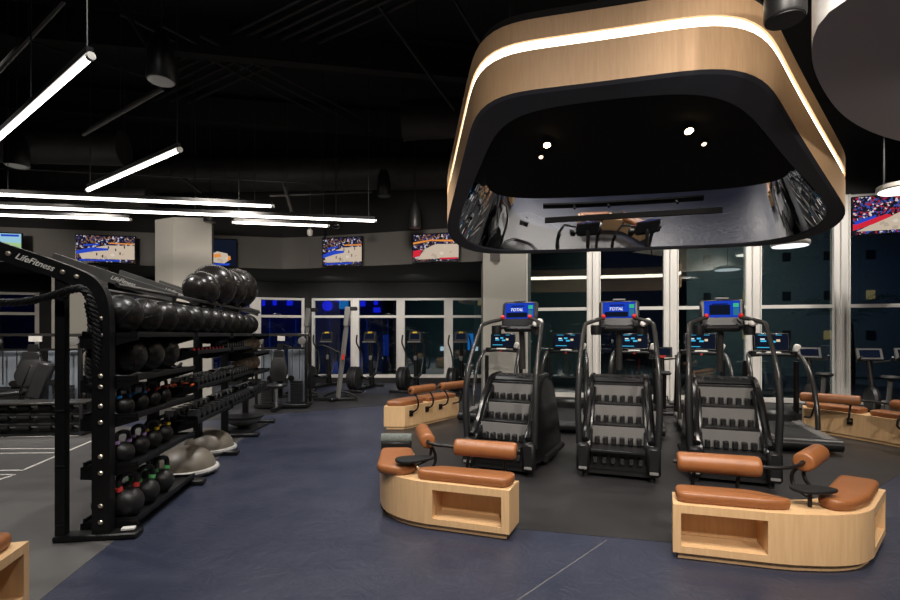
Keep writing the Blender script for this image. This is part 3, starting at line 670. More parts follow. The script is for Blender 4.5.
def bench(loc, outer_, inner_, niches, cushions, rolls, tubes, label, table=None, zb=.05, zt=.37, flange=None):
    ox, oy = loc; rt = empty('lounge_bench', (ox, oy, 0), 0, label, 'bench', 'curved wooden benches with leather seats')
    S = lambda L: [(p[0]-ox, p[1]-oy) for p in L]
    o_, i_ = S(outer_), S(inner_); poly = o_+i_[::-1]
    n = len(poly); ar = sum(poly[k][0]*poly[(k+1) % n][1]-poly[(k+1) % n][0]*poly[k][1] for k in range(n)); sg = 1 if ar > 0 else -1
    b = MB(); b.add([(*p, zt) for p in poly], [list(range(n))]); b.add([(*p, zb) for p in poly], [list(range(n))])
    for k in range(n):
        a, c = poly[k], poly[(k+1) % n]
        if k in niches:
            d = Vector((c[0]-a[0], c[1]-a[1])).normalized(); inw = (-d.y*sg, d.x*sg)
            wall_with_niche(b, a, c, inw, zb, zt, *niches[k])
        else: b.add([(*a, zb), (*c, zb), (*c, zt), (*a, zt)], [(0, 1, 2, 3)])
    b.build('wooden_body', 'oak', rt)
    MB().prism(inset(poly, .03), 0.004, zb).build('plinth', 'oak', rt)
    for c in cushions:
        MB().prism(rounded(S(c), .075, 6), zt+.001, zt+.075, bev=.018).build('seat_cushion', 'leather', rt)
    for (a, c, r) in rolls:
        a = Vector(a)-Vector((ox, oy, 0)); c = Vector(c)-Vector((ox, oy, 0)); d = (c-a); u = d.normalized()
        rr_ = empty_roll = MB().tube([a, a+u*.004, a+u*.014, a+u*.03, c-u*.03, c-u*.014, c-u*.004, c], [r*.72, r*.86, r*.96, r, r, r*.96, r*.86, r*.72], 28).build('backrest_roll', 'leather', rt)
        MB().tube([a-u*.025, a+u*.002], .016, 12).build('end_cap', 'black', rr_); MB().tube([c-u*.002, c+u*.025], .016, 12).build('end_cap', 'black', rr_)
    for t in tubes: MB().tube([Vector(p)-Vector((ox, oy, 0)) for p in curve(t, 3)], .0135, 10).build('support_tube', 'black', rt)
    for f in (flange or []): MB().box(Vector(f[0])-Vector((ox, oy, 0)), (.07, .02, .09), Rz(f[1])).build('mounting_plate', 'black', rt, smooth=False)
    if table:
        tx, ty, rz, h, sc = table; tx -= ox; ty -= oy
        egg = [(sc*.165*math.cos(t)*(1.0+.18*math.cos(t)), sc*.095*math.sin(t)*(1-.15*math.cos(t))) for t in [2*PI*k/28 for k in range(28)]]
        tt = MB().prism([tuple((Rz(rz) @ Vector((*p, 0)))[:2]) for p in egg], 0, .022, bev=.006).build('side_table', 'blackm', rt); tt.location = (tx, ty, h)
        MB().tube([(tx, ty, zt), (tx, ty, h)], .013, 12).build('table_post', 'black', rt)
    return rt
def arc(pts, it=2): return chaikin(pts, it, False)
# front left
o1 = [(-.66, 4.66)]+arc([(-.635, 4.44), (-.60, 4.22), (-.53, 4.02), (-.36, 3.85), (-.19, 3.765)], 2)+[(.43, 3.555)]
i1 = [(-.34, 4.68)]+arc([(-.31, 4.3), (-.24, 4.12), (-.10, 4.01)], 2)+[(.535, 3.80)]
k1 = len(o1)-2
bench((0, 4), o1, i1, {k1: (.055, .06, .045, .055, .22)},
      [[(-.26, 3.83), (.425, 3.585), (.52, 3.775), (.38, 3.84), (-.06, 3.985), (-.25, 3.93)], [(-.60, 3.99), (-.645, 4.62), (-.36, 4.63), (-.29, 4.2), (-.27, 3.99), (-.42, 3.90)]],
      [((.04, 3.99, .59), (.525, 3.85, .585), .068), ((-.185, 4.12, .605), (-.265, 4.62, .605), .066)],
      [[(.525, 3.85, .585), (.55, 3.843, .585)], [(.15, 3.96, .54), (.14, 3.99, .42), (.12, 3.985, .30), (.10, 3.965, .28)], [(.44, 3.88, .54), (.44, 3.91, .42), (.43, 3.90, .30), (.41, 3.87, .28)],
       [(-.185, 4.12, .605), (-.17, 4.05, .60), (-.08, 4.01, .595), (.04, 3.99, .59)], [(-.19, 4.15, .58), (-.12, 4.2, .50), (-.13, 4.2, .36), (-.27, 4.18, .30)], [(-.25, 4.5, .58), (-.17, 4.5, .50), (-.18, 4.5, .36), (-.33, 4.5, .30)]],
      'curved light wood bench with tan seats in front, left of the middle stair climber', (-.315, 4.0, .35, .475, 1.0))
# front right
o2 = [(1.49, 3.275), (2.06, 3.11)]+arc([(2.18, 3.085), (2.42, 3.065), (2.62, 3.10), (2.76, 3.19)], 2)[0:]+[(3.18, 3.575)]
i2 = [(1.60, 3.53), (2.10, 3.385)]+arc([(2.3, 3.36), (2.5, 3.37), (2.62, 3.44)], 2)+[(3.0, 3.775)]
bench((2.3, 3.4), o2, i2, {0: (.05, .035, .045, .055, .22), len(o2)-2: (.05, .05, .045, .06, .2)},
      [[(1.525, 3.30), (1.60, 3.50), (2.07, 3.36), (2.23, 3.15), (2.08, 3.14)], [(2.42, 3.24), (2.62, 3.41), (2.97, 3.74), (3.14, 3.575), (2.78, 3.235), (2.58, 3.12), (2.45, 3.12)]],
      [((1.68, 3.63, .565), (2.20, 3.47, .565), .073), ((2.565, 3.56, .575), (2.90, 3.85, .575), .073)],
      [[(2.20, 3.47, .565), (2.34, 3.44, .565), (2.46, 3.47, .57), (2.565, 3.56, .575)], [(1.80, 3.60, .52), (1.80, 3.64, .42), (1.79, 3.61, .30), (1.77, 3.5, .28)], [(2.08, 3.52, .52), (2.08, 3.55, .42), (2.07, 3.53, .30), (2.05, 3.4, .28)],
       [(2.63, 3.62, .55), (2.56, 3.68, .48), (2.56, 3.66, .36), (2.66, 3.5, .29)], [(2.84, 3.80, .55), (2.76, 3.84, .46), (2.76, 3.80, .34), (2.84, 3.64, .28)]],
      'curved light wood bench with tan seats in front, before the right stair climber', (2.365, 3.22, -.12, .475, .86))
# back left: end faces the camera
o3 = [(-1.045, 7.74), (-.715, 7.74)]
o3 = [(-.715, 7.74)]+arc([(-.60, 7.86), (-.25, 8.35), (.02, 8.72)], 2)+[(.16, 8.88)]
i3 = [(-1.045, 7.74)]+arc([(-1.03, 8.0), (-.75, 8.55), (-.35, 9.0)], 2)+[(-.1, 9.22)]
bench((-.4, 8.4), i3, o3, {}, [[(-1.02, 7.77), (-.76, 7.77), (-.62, 7.92), (-.42, 8.2), (-.68, 8.48), (-.99, 8.0)], [(-.36, 8.28), (-.02, 8.72), (.13, 8.88), (-.1, 9.15), (-.3, 8.96), (-.62, 8.56)]],
      [((-.62, 7.70, .625), (-.27, 8.18, .625), .067), ((-.16, 8.2, .635), (.3, 8.68, .635), .067)],
      [[(-.27, 8.18, .625), (-.2, 8.17, .63), (-.16, 8.2, .635)], [(-.55, 7.78, .56), (-.50, 7.72, .48), (-.50, 7.74, .34), (-.60, 7.84, .26)], [(-.33, 8.08, .56), (-.27, 8.0, .48), (-.28, 8.04, .34), (-.38, 8.14, .28)],
       [(-.10, 8.26, .57), (-.03, 8.2, .48), (-.04, 8.24, .34), (-.16, 8.42, .28)], [(.15, 8.52, .57), (.2, 8.45, .48), (.18, 8.5, .34), (.06, 8.76, .28)]],
      'light wood bench with tan seats behind the left stair climber', None, flange=[((-.62, 7.825, .25), .9), ((-.38, 8.14, .27), .95), ((-.16, 8.43, .27), .9)])
# back right
o4 = [(5.50, 7.62)]+arc([(5.62, 7.45), (5.85, 6.9), (6.0, 6.35), (6.0, 5.8)], 2)+[(5.95, 5.4)]
i4 = [(5.68, 7.90)]+arc([(5.9, 7.6), (6.15, 7.05), (6.33, 6.4), (6.33, 5.8)], 2)+[(6.28, 5.38)]
bench((5.8, 6.6), o4, i4, {}, [[(5.54, 7.62), (5.66, 7.42), (5.86, 7.0), (6.10, 7.12), (5.88, 7.57), (5.69, 7.84)], [(5.88, 6.9), (6.03, 6.4), (6.03, 5.9), (6.3, 5.9), (6.3, 6.45), (6.14, 7.0)]],
      [((5.13, 7.18, .60), (5.62, 6.70, .60), .068), ((5.74, 6.35, .60), (5.78, 5.7, .60), .068)],
      [[(5.62, 6.70, .60), (5.70, 6.58, .6), (5.74, 6.35, .60)], [(5.28, 7.05, .54), (5.2, 7.02, .42), (5.22, 7.08, .30), (5.34, 7.38, .27)], [(5.56, 6.80, .54), (5.48, 6.72, .42), (5.52, 6.80, .3), (5.74, 7.02, .27)],
       [(5.75, 6.2, .54), (5.66, 6.2, .42), (5.68, 6.22, .3), (5.98, 6.3, .27)]],
      'light wood bench with tan seats in front of the right windows', None, flange=[((5.3, 7.44, .26), -.6), ((5.745, 7.04, .26), -.9), ((5.985, 6.3, .26), -1.5)])
# left foreground
o5 = [(-2.31, 2.69), (-2.12, 1.95)]; i5 = [(-2.68, 2.60), (-2.5, 1.85)]
bench((-2.4, 2.3), o5, i5, {0: (.05, .05, .04, .05, .25)}, [[(-2.345, 2.655), (-2.165, 1.99), (-2.46, 1.90), (-2.64, 2.58)]], [], [], 'light wood bench corner with tan seat at the lower left edge of the photo')
# padded block behind the front left bench
bx = empty('foam_block', (-.53, 4.86, 0), .0, 'black block with grey felt top behind the front left bench', 'block')
MB().box((0, 0, .225), (.29, .14, .45), bev=.01).build('block_body', 'black', bx); MB().tube([(-.15, 0, .475), (.15, 0, .475)], .05, 16).build('felt_top', mat('grey_felt', (.11, .125, .115), .9, noise=(40, .3)), bx)

# ================================================================= STAIR CLIMBERS
def climber():
    rt = empty('stair_climber', (0, 0, 0), 0)
    prof = [(.0, .09), (-.02, .20), (0, .38), (.10, .44), (.17, .50), (.30, .74), (.50, .93), (.62, .985), (.80, .985), (1.02, .93), (1.16, .62), (1.26, .25), (1.26, .09)]
    prof = chaikin(prof, 1)
    for s in (-1, 1):
        x0, x1 = sorted((s*.265, s*.385)); cw = MB().prism(prof, x0, x1, 'x', bev=.02); cw.v = [(x*(1-.15*max(0, z-.2)), y, z) for x, y, z in cw.v]; cw.build('side_cowl', 'blackg', rt)
        a = [(-.005, .40), (.10, .46), (.17, .53), (.29, .76), (.48, .95), (.60, 1.01), (.86, 1.01)]
        MB().tube([(s*.335*(1-.15*max(0, z-.2)), y, z) for y, z in curve(a, 2)], .034, 8).build('cowl_trim', 'blackg', rt)
        MB().box((s*.345, -.03, .22), (.13, .09, .30), bev=.025).build('corner_guard', 'black', rt)
        MB().box((s*.345, -.078, .115), (.085, .008, .028), bev=.003).build('badge', 'mgrey', rt)
        pts = [(s*.385, .06, .30), (s*.40, .04, 1.02), (s*.395, .07, 1.16), (s*.365, .38, 1.60), (s*.345, .43, 1.635), (s*.165, .62, 1.70)]
        MB().tube(curve(pts, 1), .023, 12).build('handrail', 'tubeg', rt)
        g = [(s*.385, .02, .34), (s*.40, .0, .65), (s*.40, .02, .95), (s*.385, .10, 1.15)]
        MB().tube(curve(g, 2), .033, 12).build('rail_grip', 'rubber', rt)
        MB().lathe([(.024, 0), (.026, .02), (.018, .035)], (s*.168, .61, 1.705), 12, Rx(.9)).build('grip_button', 'red', rt)
        MB().lathe([(.055, -.05), (.06, .0), (.06, .06), (.045, .065)], (s*.25, .60, 1.55), 18).build('cup_holder', 'black', rt)
        MB().tube([(s*.385, .45, .10), (s*.385, 1.28, .10)], .04, 8).build('base_rail', 'black', rt)
        MB().lathe([(.03, 0), (.03, .07)], (s*.33, .04, 0.003), 12).build('foot', 'rubber', rt); 
    MB().box((.285, .52, 1.64), (.12, .07, .07), Ry(-.5), .02).build('holder_pad', 'white', rt)
    MB().box((0, .62, .08), (.62, 1.2, .07)).build('base', 'black', rt)
    MB().box((0, .03, .21), (.58, .05, .22)).build('lower_panel', 'black', rt, smooth=False)
    for i in range(4):
        z = .335+.205*i; y = .08+.165*i
        if i == 0: MB().box((0, y-.045, z-.025), (.53, .30, .03), bev=.006).build('step_tread', 'black', rt)
        else: MB().box((0, y+.00, z-.01), (.53, .15, .03), bev=.006).build('step_tread', 'black', rt)
        h = .185 if i < 3 else .06
        MB().box((0, y+.105, z+h/2), (.53, .03, h), Rx(.12)).build('step_riser', 'mgrey' if i < 3 else 'dgrey', rt, smooth=False)
        th = MB()
        for k in range(6): th.box((-.21+.084*k, y+.07, z+.036), (.050, .06, .078), bev=.008)
        th.each('step_grip', 'black', rt)
    th = MB()
    for k in range(6): th.box((-.22+.088*k, -.02, .20), (.05, .05, .07), bev=.01)
    th.each('lower_roller', 'dgrey', rt)
    MB().prism(chaikin([(.56, .955), (.60, 1.01), (.74, 1.035), (.95, 1.02), (1.05, .9), (1.05, .8), (.7, .88)], 1), -.30, .30, 'x').build('top_shroud', 'black', rt)
    MB().tube(curve([(0, .86, 1.08), (0, .85, 1.3), (0, .80, 1.62), (0, .74, 1.68)], 2), .035, 14).build('mast', 'tubeg', rt)
    MB().tube([(-.30, .60, 1.59), (-.12, .72, 1.60), (.12, .72, 1.60), (.30, .60, 1.59)], .026, 10).build('cross_bar', 'black', rt)
    cn = MB().box((0, 0, 0), (.45, .05, .32), Rx(-.15), .024).build('console', 'dgrey', rt); cn.location = (0, .74, 1.745)
    MB().box((0, -.035, -.17), (.38, .07, .07), Rx(-.5), .02).build('console_tray', 'black', cn)
    scr = MB().box(Rx(-.15) @ Vector((0, -.026, .045)), (.36, .006, .19), Rx(-.15)).build('screen', 'scr_blue', cn, smooth=False)
    def pz(x, z, a, c, m, nm):
        q = Rx(-.15) @ Vector((x, -.033, z+.012)); MB().box(q+Vector((0, 0, 0)), (a, .003, c), Rx(-.15)).build(nm, m, scr, smooth=False)
    pz(-.03, -.02, .26, .06, 'scr_blk', 'screen_graphic'); pz(.14, .075, .055, .045, 'scr_green', 'screen_tile'); pz(.14, .0, .055, .08, 'scr_dim', 'screen_tile'); pz(-.02, .09, .16, .012, 'scr_blk', 'screen_bar')
    MB().box((0, -.005, .17), (.14, .03, .02), Rx(-.15), .005).build('console_light_bar', 'mgrey', cn)
    mt = Matrix.Translation(Rx(-.15) @ Vector((-.035, -.036, .055))) @ Matrix.Rotation(PI/2-.15, 4, 'X')
    text_obj('screen_text', 'TOTAL', .05, 'scr_white', mt, scr)
    return rt
HD = math.radians(-20)
c0 = climber()
cl = [((.53, 5.30), 'left stair climber with blue screen, seen from its right side', HD-.10), ((1.735, 5.07), 'middle stair climber with blue screen, between the two front benches', HD), ((2.82, 4.88), 'right stair climber with dimmer screen behind the front right bench', HD-.02)]
for i, (p, lab, hd) in enumerate(cl):
    c = c0 if i == 0 else copy_tree(c0); c.location = (*p, 0); c.rotation_euler = (0, 0, hd); tag(c, lab, 'stair climber', 'stair climbers under the canopy')
    if i == 2:
        for cc in c.children_recursive:
            if cc.name.startswith('screen_text'): bpy.data.objects.remove(cc)
            elif cc.name.startswith('screen_graphic'): cc.scale = (.8, 1, 1.9); cc.location = (.0, -.002, .045)

# ================================================================= TREADMILLS
def treadmill():
    rt = empty('treadmill', (0, 0, 0))
    MB().box((0, .80, .16), (.54, 1.55, .05), bev=.01).build('running_belt', 'rubber', rt)
    for s in (-1, 1):
        MB().box((s*.335, .82, .165), (.14, 1.60, .07), bev=.018).build('side_rail', 'mgrey', rt)
        MB().tube(curve([(s*.38, .75, .2), (s*.385, .80, .55), (s*.38, 1.0, 1.0), (s*.36, 1.3, 1.27), (s*.30, 1.50, 1.33)], 2), .033, 12).build('handrail', 'tubeg', rt)
        MB().tube([(s*.36, 1.62, .15), (s*.34, 1.55, 1.2)], .04, 12).build('upright', 'black', rt)
        MB().lathe([(.05, 0), (.055, .08), (.045, .09)], (s*.27, 1.42, 1.29), 16).build('cup_holder', 'black', rt)
    MB().tube([(-.40, 0, .13), (.40, 0, .13)], .085, 20).build('rear_roller_cover', 'black', rt)
    MB().box((0, 1.70, .20), (.76, .38, .30), bev=.06).build('motor_cover', 'black', rt)
    MB().box((0, .85, .09), (.70, 1.5, .06)).build('deck_frame', 'black', rt)
    ft = MB(); [ft.lathe([(.03, 0), (.03, .07)], (x, y, .003), 10) for x in (-.3, .3) for y in (.15, 1.75)]; ft.each('foot', 'rubber', rt)
    MB().tube(curve([(-.33, 1.42, 1.30), (-.1, 1.36, 1.32), (.1, 1.36, 1.32), (.33, 1.42, 1.30)], 2), .03, 10).build('handlebar', 'black', rt)
    MB().box((0, 1.38, 1.345), (.20, .07, .045), bev=.015).build('sensor_grip', 'white', rt); MB().box((.0, 1.33, 1.30), (.03, .03, .03)).build('stop_key', 'red', rt)
    MB().box((.30, 1.38, 1.43), (.09, .05, .13), Ry(.3), .02).build('phone_holder', 'white', rt)
    cn = MB().box((0, 0, 0), (.50, .045, .33), Rx(-.12), .02).build('console', 'blackg', rt); cn.location = (0, 1.52, 1.52)
    MB().box((0, -.026, .01), (.45, .004, .27), Rx(-.12)).build('screen', 'scr_blk', cn, smooth=False)
    for (x, z, a, c, m) in ((-.12, .045, .06, .02, 'scr_white'), (-.02, .05, .06, .03, 'scr_cyan'), (-.11, .01, .08, .025, 'scr_cyan'), (.02, .0, .07, .03, 'scr_cyan'), (.09, .02, .05, .04, 'scr_tan'), (-.1, -.10, .2, .012, 'scr_cyan'), (-.12, .115, .12, .008, 'scr_cyan'), (.1, .115, .08, .008, 'scr_cyan')):
        MB().box(Rx(-.12) @ Vector((x, -.029, z+.01)), (a, .003, c), Rx(-.12)).build('screen_readout', m, cn, smooth=False)
    return rt
t0 = treadmill()
tl = [((4.50, 6.42), 'rightmost treadmill, beside the wooden bench at the right windows'), (None, 'treadmill seen behind the right stair climber'), (None, 'treadmill behind the middle stair climber'), (None, 'treadmill between the left and middle stair climbers'), (None, 'leftmost treadmill before the grey column')]
cons = [(771, 7.65), (700, 8.25), (634, 8.6), (567, 8.95), (503, 9.7)]
for i, ((_, lab), (px, Y)) in enumerate(zip(tl, cons)):
    t = t0 if i == 0 else copy_tree(t0); q = Vector(((px-450)*Y/F, Y, 0)) - Rz(HD) @ Vector((0, 1.52, 0)); t.location = (q.x, q.y, 0); t.rotation_euler = (0, 0, HD); t.scale = (1, 1, .91)
    tag(t, lab, 'treadmill', 'treadmills in a row facing the windows')

# ================================================================= BIKES
def bike(accent='dgrey'):
    rt = empty('exercise_bike', (0, 0, 0))
    MB().box((0, .95, .05), (.5, .1, .06), bev=.015).build('front_foot', 'black', rt); MB().box((0, -.05, .05), (.5, .1, .06), bev=.015).build('rear_foot', 'black', rt)
    MB().tube([(0, .95, .08), (0, -.05, .08)], .035, 10).build('base_beam', 'black', rt)
    MB().lathe([(.02, -.05), (.24, -.045), (.26, 0), (.24, .045), (.02, .05)], (0, .75, .36), 28, Ry(PI/2)).build('flywheel_cover', 'dgrey', rt)
    MB().tube([(0, .2, .1), (0, .08, .80)], .035, 10).build('seat_post', accent, rt)
    MB().box((0, .06, .85), (.22, .28, .07), bev=.03).build('saddle', 'rubber', rt)
    MB().tube([(0, .62, .2), (0, .88, 1.12)], .045, 12).build('front_mast', 'black', rt)
    for s in (-1, 1):
        MB().tube(curve([(0, .86, 1.08), (s*.2, .82, 1.10), (s*.25, .65, 1.12), (s*.22, .55, 1.2)], 2), .018, 8).build('handlebar', 'tubeg', rt)
        MB().tube([(s*.07, .48, .34), (s*.09, .42, .2)], .015, 8).build('crank', 'tubeg', rt); MB().box((s*.15, .42, .19), (.1, .09, .03)).build('pedal', 'black', rt)
    cn = MB().box((0, .86, 1.24), (.38, .05, .22), Rx(-.35), .03).build('console', accent, rt)
    MB().box((0, .832, 1.25), (.3, .006, .15), Rx(-.35)).build('screen', 'scr_blk', cn, smooth=False); return rt
b0 = bike('mgrey')
b0.location = (7.35, 8.25, 0); b0.rotation_euler = (0, 0, HD+.1); tag(b0, 'exercise bike with grey console behind the right back bench', 'exercise bike', 'exercise bikes at the right windows')
q = Vector(((869-450)*8.9/F, 8.9, 0)) - Rz(HD) @ Vector((0, .86, 0)); b0.location = q; b0.rotation_euler = (0, 0, HD)
b1 = copy_tree(b0); q = Vector(((809-450)*9.6/F, 9.6, 0)) - Rz(HD) @ Vector((0, .86, 0)); b1.location = q; b1['label'] = 'exercise bike partly hidden behind the rightmost treadmill handrail'
b2 = bike('black'); q = Vector(((662-450)*9.9/F, 9.9, 0)) - Rz(HD) @ Vector((0, .86, 0)); b2.location = q; b2.rotation_euler = (0, 0, HD)
MB().tube([(0, .9, .5), (0, .97, .95)], .02, 8).build('red_trim', 'red', b2); MB().box((0, .78, 1.15), (.14, .05, .05)).build('red_lever', 'red', b2)
tag(b2, 'black exercise bike with red parts between the middle and right stair climbers', 'exercise bike')
b3 = copy_tree(b0); q = Vector(((935-450)*8.3/F, 8.3, 0)); b3.location = q; b3.rotation_euler = (0, 0, HD); b3['label'] = 'exercise bike at the right edge of the photo behind the bench'

for b_ in (b0, b1, b2, b3): b_.scale = (1, 1, .93)
# ================================================================= ELLIPTICALS
def elliptical():
    rt = empty('elliptical_trainer', (0, 0, 0))
    MB().box((0, .6, .05), (.12, 1.7, .07), bev=.015).build('base_beam', 'black', rt); MB().box((0, -.2, .04), (.62, .12, .06), bev=.015).build('rear_foot', 'black', rt); MB().box((0, 1.42, .04), (.62, .12, .06), bev=.015).build('front_foot', 'black', rt)
    wl = MB().lathe([(.02, -.14), (.20, -.145), (.29, -.12), (.31, -.09), (.28, -.06), (.31, -.03), (.31, .03), (.28, .06), (.31, .09), (.29, .12), (.2, .145), (.02, .14)], (0, 0, .36), 32, Ry(PI/2)).build('flywheel_housing', 'dgrey', rt)
    MB().tube([(0, 1.25, .08), (0, 1.12, 1.30)], [.08, .045], 14).build('mast', 'black', rt)
    MB().box((0, 1.13, .85), (.09, .05, .14), bev=.015).build('bottle_holder', 'mgrey', rt)
    for s in (-1, 1):
        MB().tube(curve([(s*.16, .0, .42), (s*.19, .5, .28), (s*.2, 1.0, .40)], 2), .03, 8).build('pedal_arm', 'black', rt)
        MB().box((s*.19, .45, .34), (.15, .36, .05), bev=.02).build('foot_plate', 'dgrey', rt)
        MB().tube(curve([(s*.2, 1.0, .4), (s*.25, 1.12, .9), (s*.30, 1.0, 1.15), (s*.32, .85, 1.28), (s*.27, .80, 1.5)], 2), .022, 10).build('moving_handle', 'tubeg', rt)
    cn = MB().box((0, 1.10, 1.44), (.34, .06, .30), Rx(-.3), .04).build('console', 'dgrey', rt)
    MB().box((0, 1.066, 1.46), (.26, .006, .15), Rx(-.3)).build('screen', 'scr_blk', cn, smooth=False); MB().box((0, 1.10, 1.57), (.12, .03, .04), Rx(-.3)).build('yellow_tab', 'b_yellow', cn); MB().tube([(-.2, 1.02, 1.3), (.2, 1.02, 1.3)], .018, 8).build('fixed_grip', 'mgrey', rt)
    return rt
e0 = elliptical()
for i, (px, Y, lab) in enumerate([(415, 13.9, 'elliptical trainer at the back left of the grey column, third from the left'), (461, 13.7, 'elliptical trainer nearest the grey column'), (370, 14.0, 'elliptical trainer at the back behind the leaning cable column'), (327, 14.4, 'leftmost elliptical trainer before the blue lit window')]):
    e = e0 if i == 0 else copy_tree(e0); q = Vector(((px-450)*Y/F, Y, 0)) - Rz(HD*.6) @ Vector((0, 1.1, 0)); e.location = (q.x, q.y, 0); e.rotation_euler = (0, 0, HD*.6); tag(e, lab, 'elliptical trainer', 'elliptical trainers at the back windows')

# ================================================================= CABLE MACHINES
def cable_machine(W=1.06, Hh=1.5, sc=1):
    rt = empty('cable_machine', (0, 0, 0))
    for s in (-1, 1):
        for y in (-.02, .35): MB().box((s*W*.47, y, Hh/2+.03), (.05, .06, Hh-.08), bev=.01).build('frame_post', 'black', rt)
        MB().box((s*W*.26, .18, .66), (W*.36, .05, 1.10), bev=.01).build('weight_stack_shroud', 'shroud', rt)
        ws_ = MB(); [ws_.box((s*W*.28, .03, .14+.05*k), (W*.22, .08, .042)) for k in range(9)]; ws_.build('weight_stack', 'dgrey', rt, smooth=False)
        MB().tube([(s*W*.2, .02, .6), (s*W*.2, .02, 1.2)], .008, 6).build('cable', 'chrome', rt); MB().tube([(s*W*.34, .02, .6), (s*W*.34, .02, 1.2)], .01, 6).build('guide_rod', 'chrome', rt)
        MB().lathe([(.02, -.03), (.075, -.025), (.08, 0), (.075, .025), (.02, .03)], (s*W*.40, -.05, Hh-.12), 20, Rx(PI/2)).build('pulley_cover', 'mgrey', rt)
        MB().lathe([(.02, -.02), (.06, -.018), (.06, .018), (.02, .02)], (s*W*.2, -.06, .62), 16, Rx(PI/2)).build('pulley', 'black', rt)
        MB().tube(curve([(s*W*.47, .0, .95), (s*W*.55, -.05, .8), (s*W*.52, -.06, .55)], 2), .016, 8).build('cable_arm', 'black', rt)
    MB().box((0, .16, Hh), (W, .1, .06), bev=.01).build('top_beam', 'tubeg', rt); MB().box((0, .0, Hh-.27), (W*.95, .06, .04)).build('cross_beam', 'black', rt); MB().box((0, .16, .06), (W, .5, .07), bev=.01).build('base', 'black', rt)
    MB().box((0, -.02, Hh-.07), (.14, .03, .10)).build('instruction_plate', 'white', rt, smooth=False)
    MB().box((0, -.10, .78), (.10, .06, 1.1)).build('centre_post', 'black', rt)
    bp_ = MB().prism(rounded([(-.13, -.30), (.13, -.30), (.18, -.1), (.09, .30), (-.09, .30), (-.18, -.1)], .06), 0, .07, bev=.015)
    bp = bp_.build('back_pad', 'dgrey', rt); bp.rotation_euler = (PI/2-.12, 0, 0); bp.location = (0, -.14, .86)
    MB().box((0, -.16, 1.12), (.2, .06, .16), bev=.02).build('head_pad', 'dgrey', rt)
    MB().box((0, -.34, .50), (.34, .36, .08), bev=.03).build('seat_pad', 'dgrey', rt); MB().tube([(0, -.34, .46), (0, -.34, .06)], .035, 10).build('seat_post', 'chrome', rt); MB().box((0, -.3, .05), (.1, .5, .07)).build('seat_foot', 'black', rt)
    return rt
cm = cable_machine(); q = P(281.5, 300, 10.0); cm.location = (q.x, q.y, 0); cm.rotation_euler = (0, 0, .05); tag(cm, 'seated cable machine with black back pad between the weight rack and leaning column', 'cable machine', 'cable machines')
cm2 = copy_tree(cm); q = P(36, 300, 9.0); cm2.scale = (1.4, 1, 1); cm2.location = (q.x, q.y, 0); cm2.rotation_euler = (0, 0, .3); cm2['label'] = 'wide cable machine at the left edge of the photo behind the slim rack post'
# leaning columns
def leaner():
    rt = empty('leaning_column', (0, 0, 0))
    MB().tube([(0, 0, .08), (.22, .05, 2.05)], .055, 4).build('column', 'mgrey', rt); MB().box((.20, .04, 1.92), (.13, .12, .45), Ry(.11), .02).build('carriage', 'mgrey', rt); MB().box((.32, .04, 2.1), (.22, .1, .09), bev=.02).build('top_pulley_box', 'black', rt)
    MB().box((-.05, 0, .05), (1.0, .10, .06), Rz(.1), .015).build('base_bar', 'black', rt); MB().box((0, .15, .05), (.12, .8, .06), Rz(-.3), .015).build('base_foot', 'black', rt)
    MB().tube(curve([(-.35, .1, .1), (.05, .05, .25), (.4, .1, .1)], 2), .025, 8).build('base_arch', 'black', rt)
    MB().tube(curve([(.05, -.05, 1.1), (-.35, -.1, 1.3), (-.5, 0, 1.2)], 2), .02, 8).build('arm', 'black', rt); MB().box((.13, -.05, 1.0), (.05, .04, .12), Ry(.11)).build('red_decal', 'red', rt)
    return rt
l0 = leaner(); q = FL(338, 401); l0.location = q; tag(l0, 'tall leaning grey column trainer before the blue lit windows', 'trainer', 'leaning column trainers')
l1 = copy_tree(l0); q = FL(299, 398); l1.location = q; l1['label'] = 'tall leaning column trainer just right of the seated cable machine'

# ================================================================= LEFT: dumbbell rack and incline bench
dr = empty('dumbbell_rack', (0, 0, 0), .12, 'low black three tier rack of chrome handled dumbbells at left', 'rack'); q = P(20, 300, 7.35); dr.location = (q.x, q.y, 0)
for x in (-1.0, .96): MB().box((x, 0, .24), (.05, .42, .46), bev=.01).build('side_panel', 'dgrey', dr, smooth=False)
MB().box((-.55, -.18, .24), (.22, .04, .44), bev=.01).build('front_panel', 'dgrey', dr, smooth=False)
for z in (.05, .20, .35): MB().box((0, .02, z), (1.95, .36, .02), Rx(.2)).build('tray', 'black', dr, smooth=False)
MB().box((0, .0, .49), (2.05, .42, .035), bev=.008).build('top_shelf', 'tubeg', dr)
def dumbbell(hex_, r=.055, L=.10, m='rubber', mh='white', name='dumbbell'):
    rt = empty(name, (0, 0, 0)); n = 6 if hex_ else 18
    for s in (-1, 1): MB().tube([(s*.055, 0, 0), (s*.062, 0, 0), (s*(.055+L*.9), 0, 0), (s*(.055+L), 0, 0)], [r*.82, r, r, r*.8], n).build('weight_head', m, rt)
    MB().tube([(-.06, 0, 0), (.06, 0, 0)], .014, 10).build('handle', mh, rt); return rt
d0 = dumbbell(False); first = True
rowname = {0: 'bottom tier', 1: 'middle tier', 2: 'top tier'}
for r_ in range(3):
    for k in range(5):
        d = d0 if first else copy_tree(d0); first = False
        x = -.30+.29*k; q = Matrix.Rotation(.12, 3, 'Z') @ Vector((x, -.10, .137+.15*r_)); d.location = dr.location+q; d.rotation_euler = (0, 0, .12)
        tag(d, 'round black dumbbell with chrome handle on the %s of the low left rack' % rowname[r_], 'dumbbell', 'round dumbbells, %s of the low rack' % rowname[r_])
ib = empty('incline_bench', (0, 0, 0), .4, 'grey padded incline bench standing behind the low dumbbell rack', 'bench'); q = P(18, 300, 8.05); ib.location = (q.x, q.y, 0)
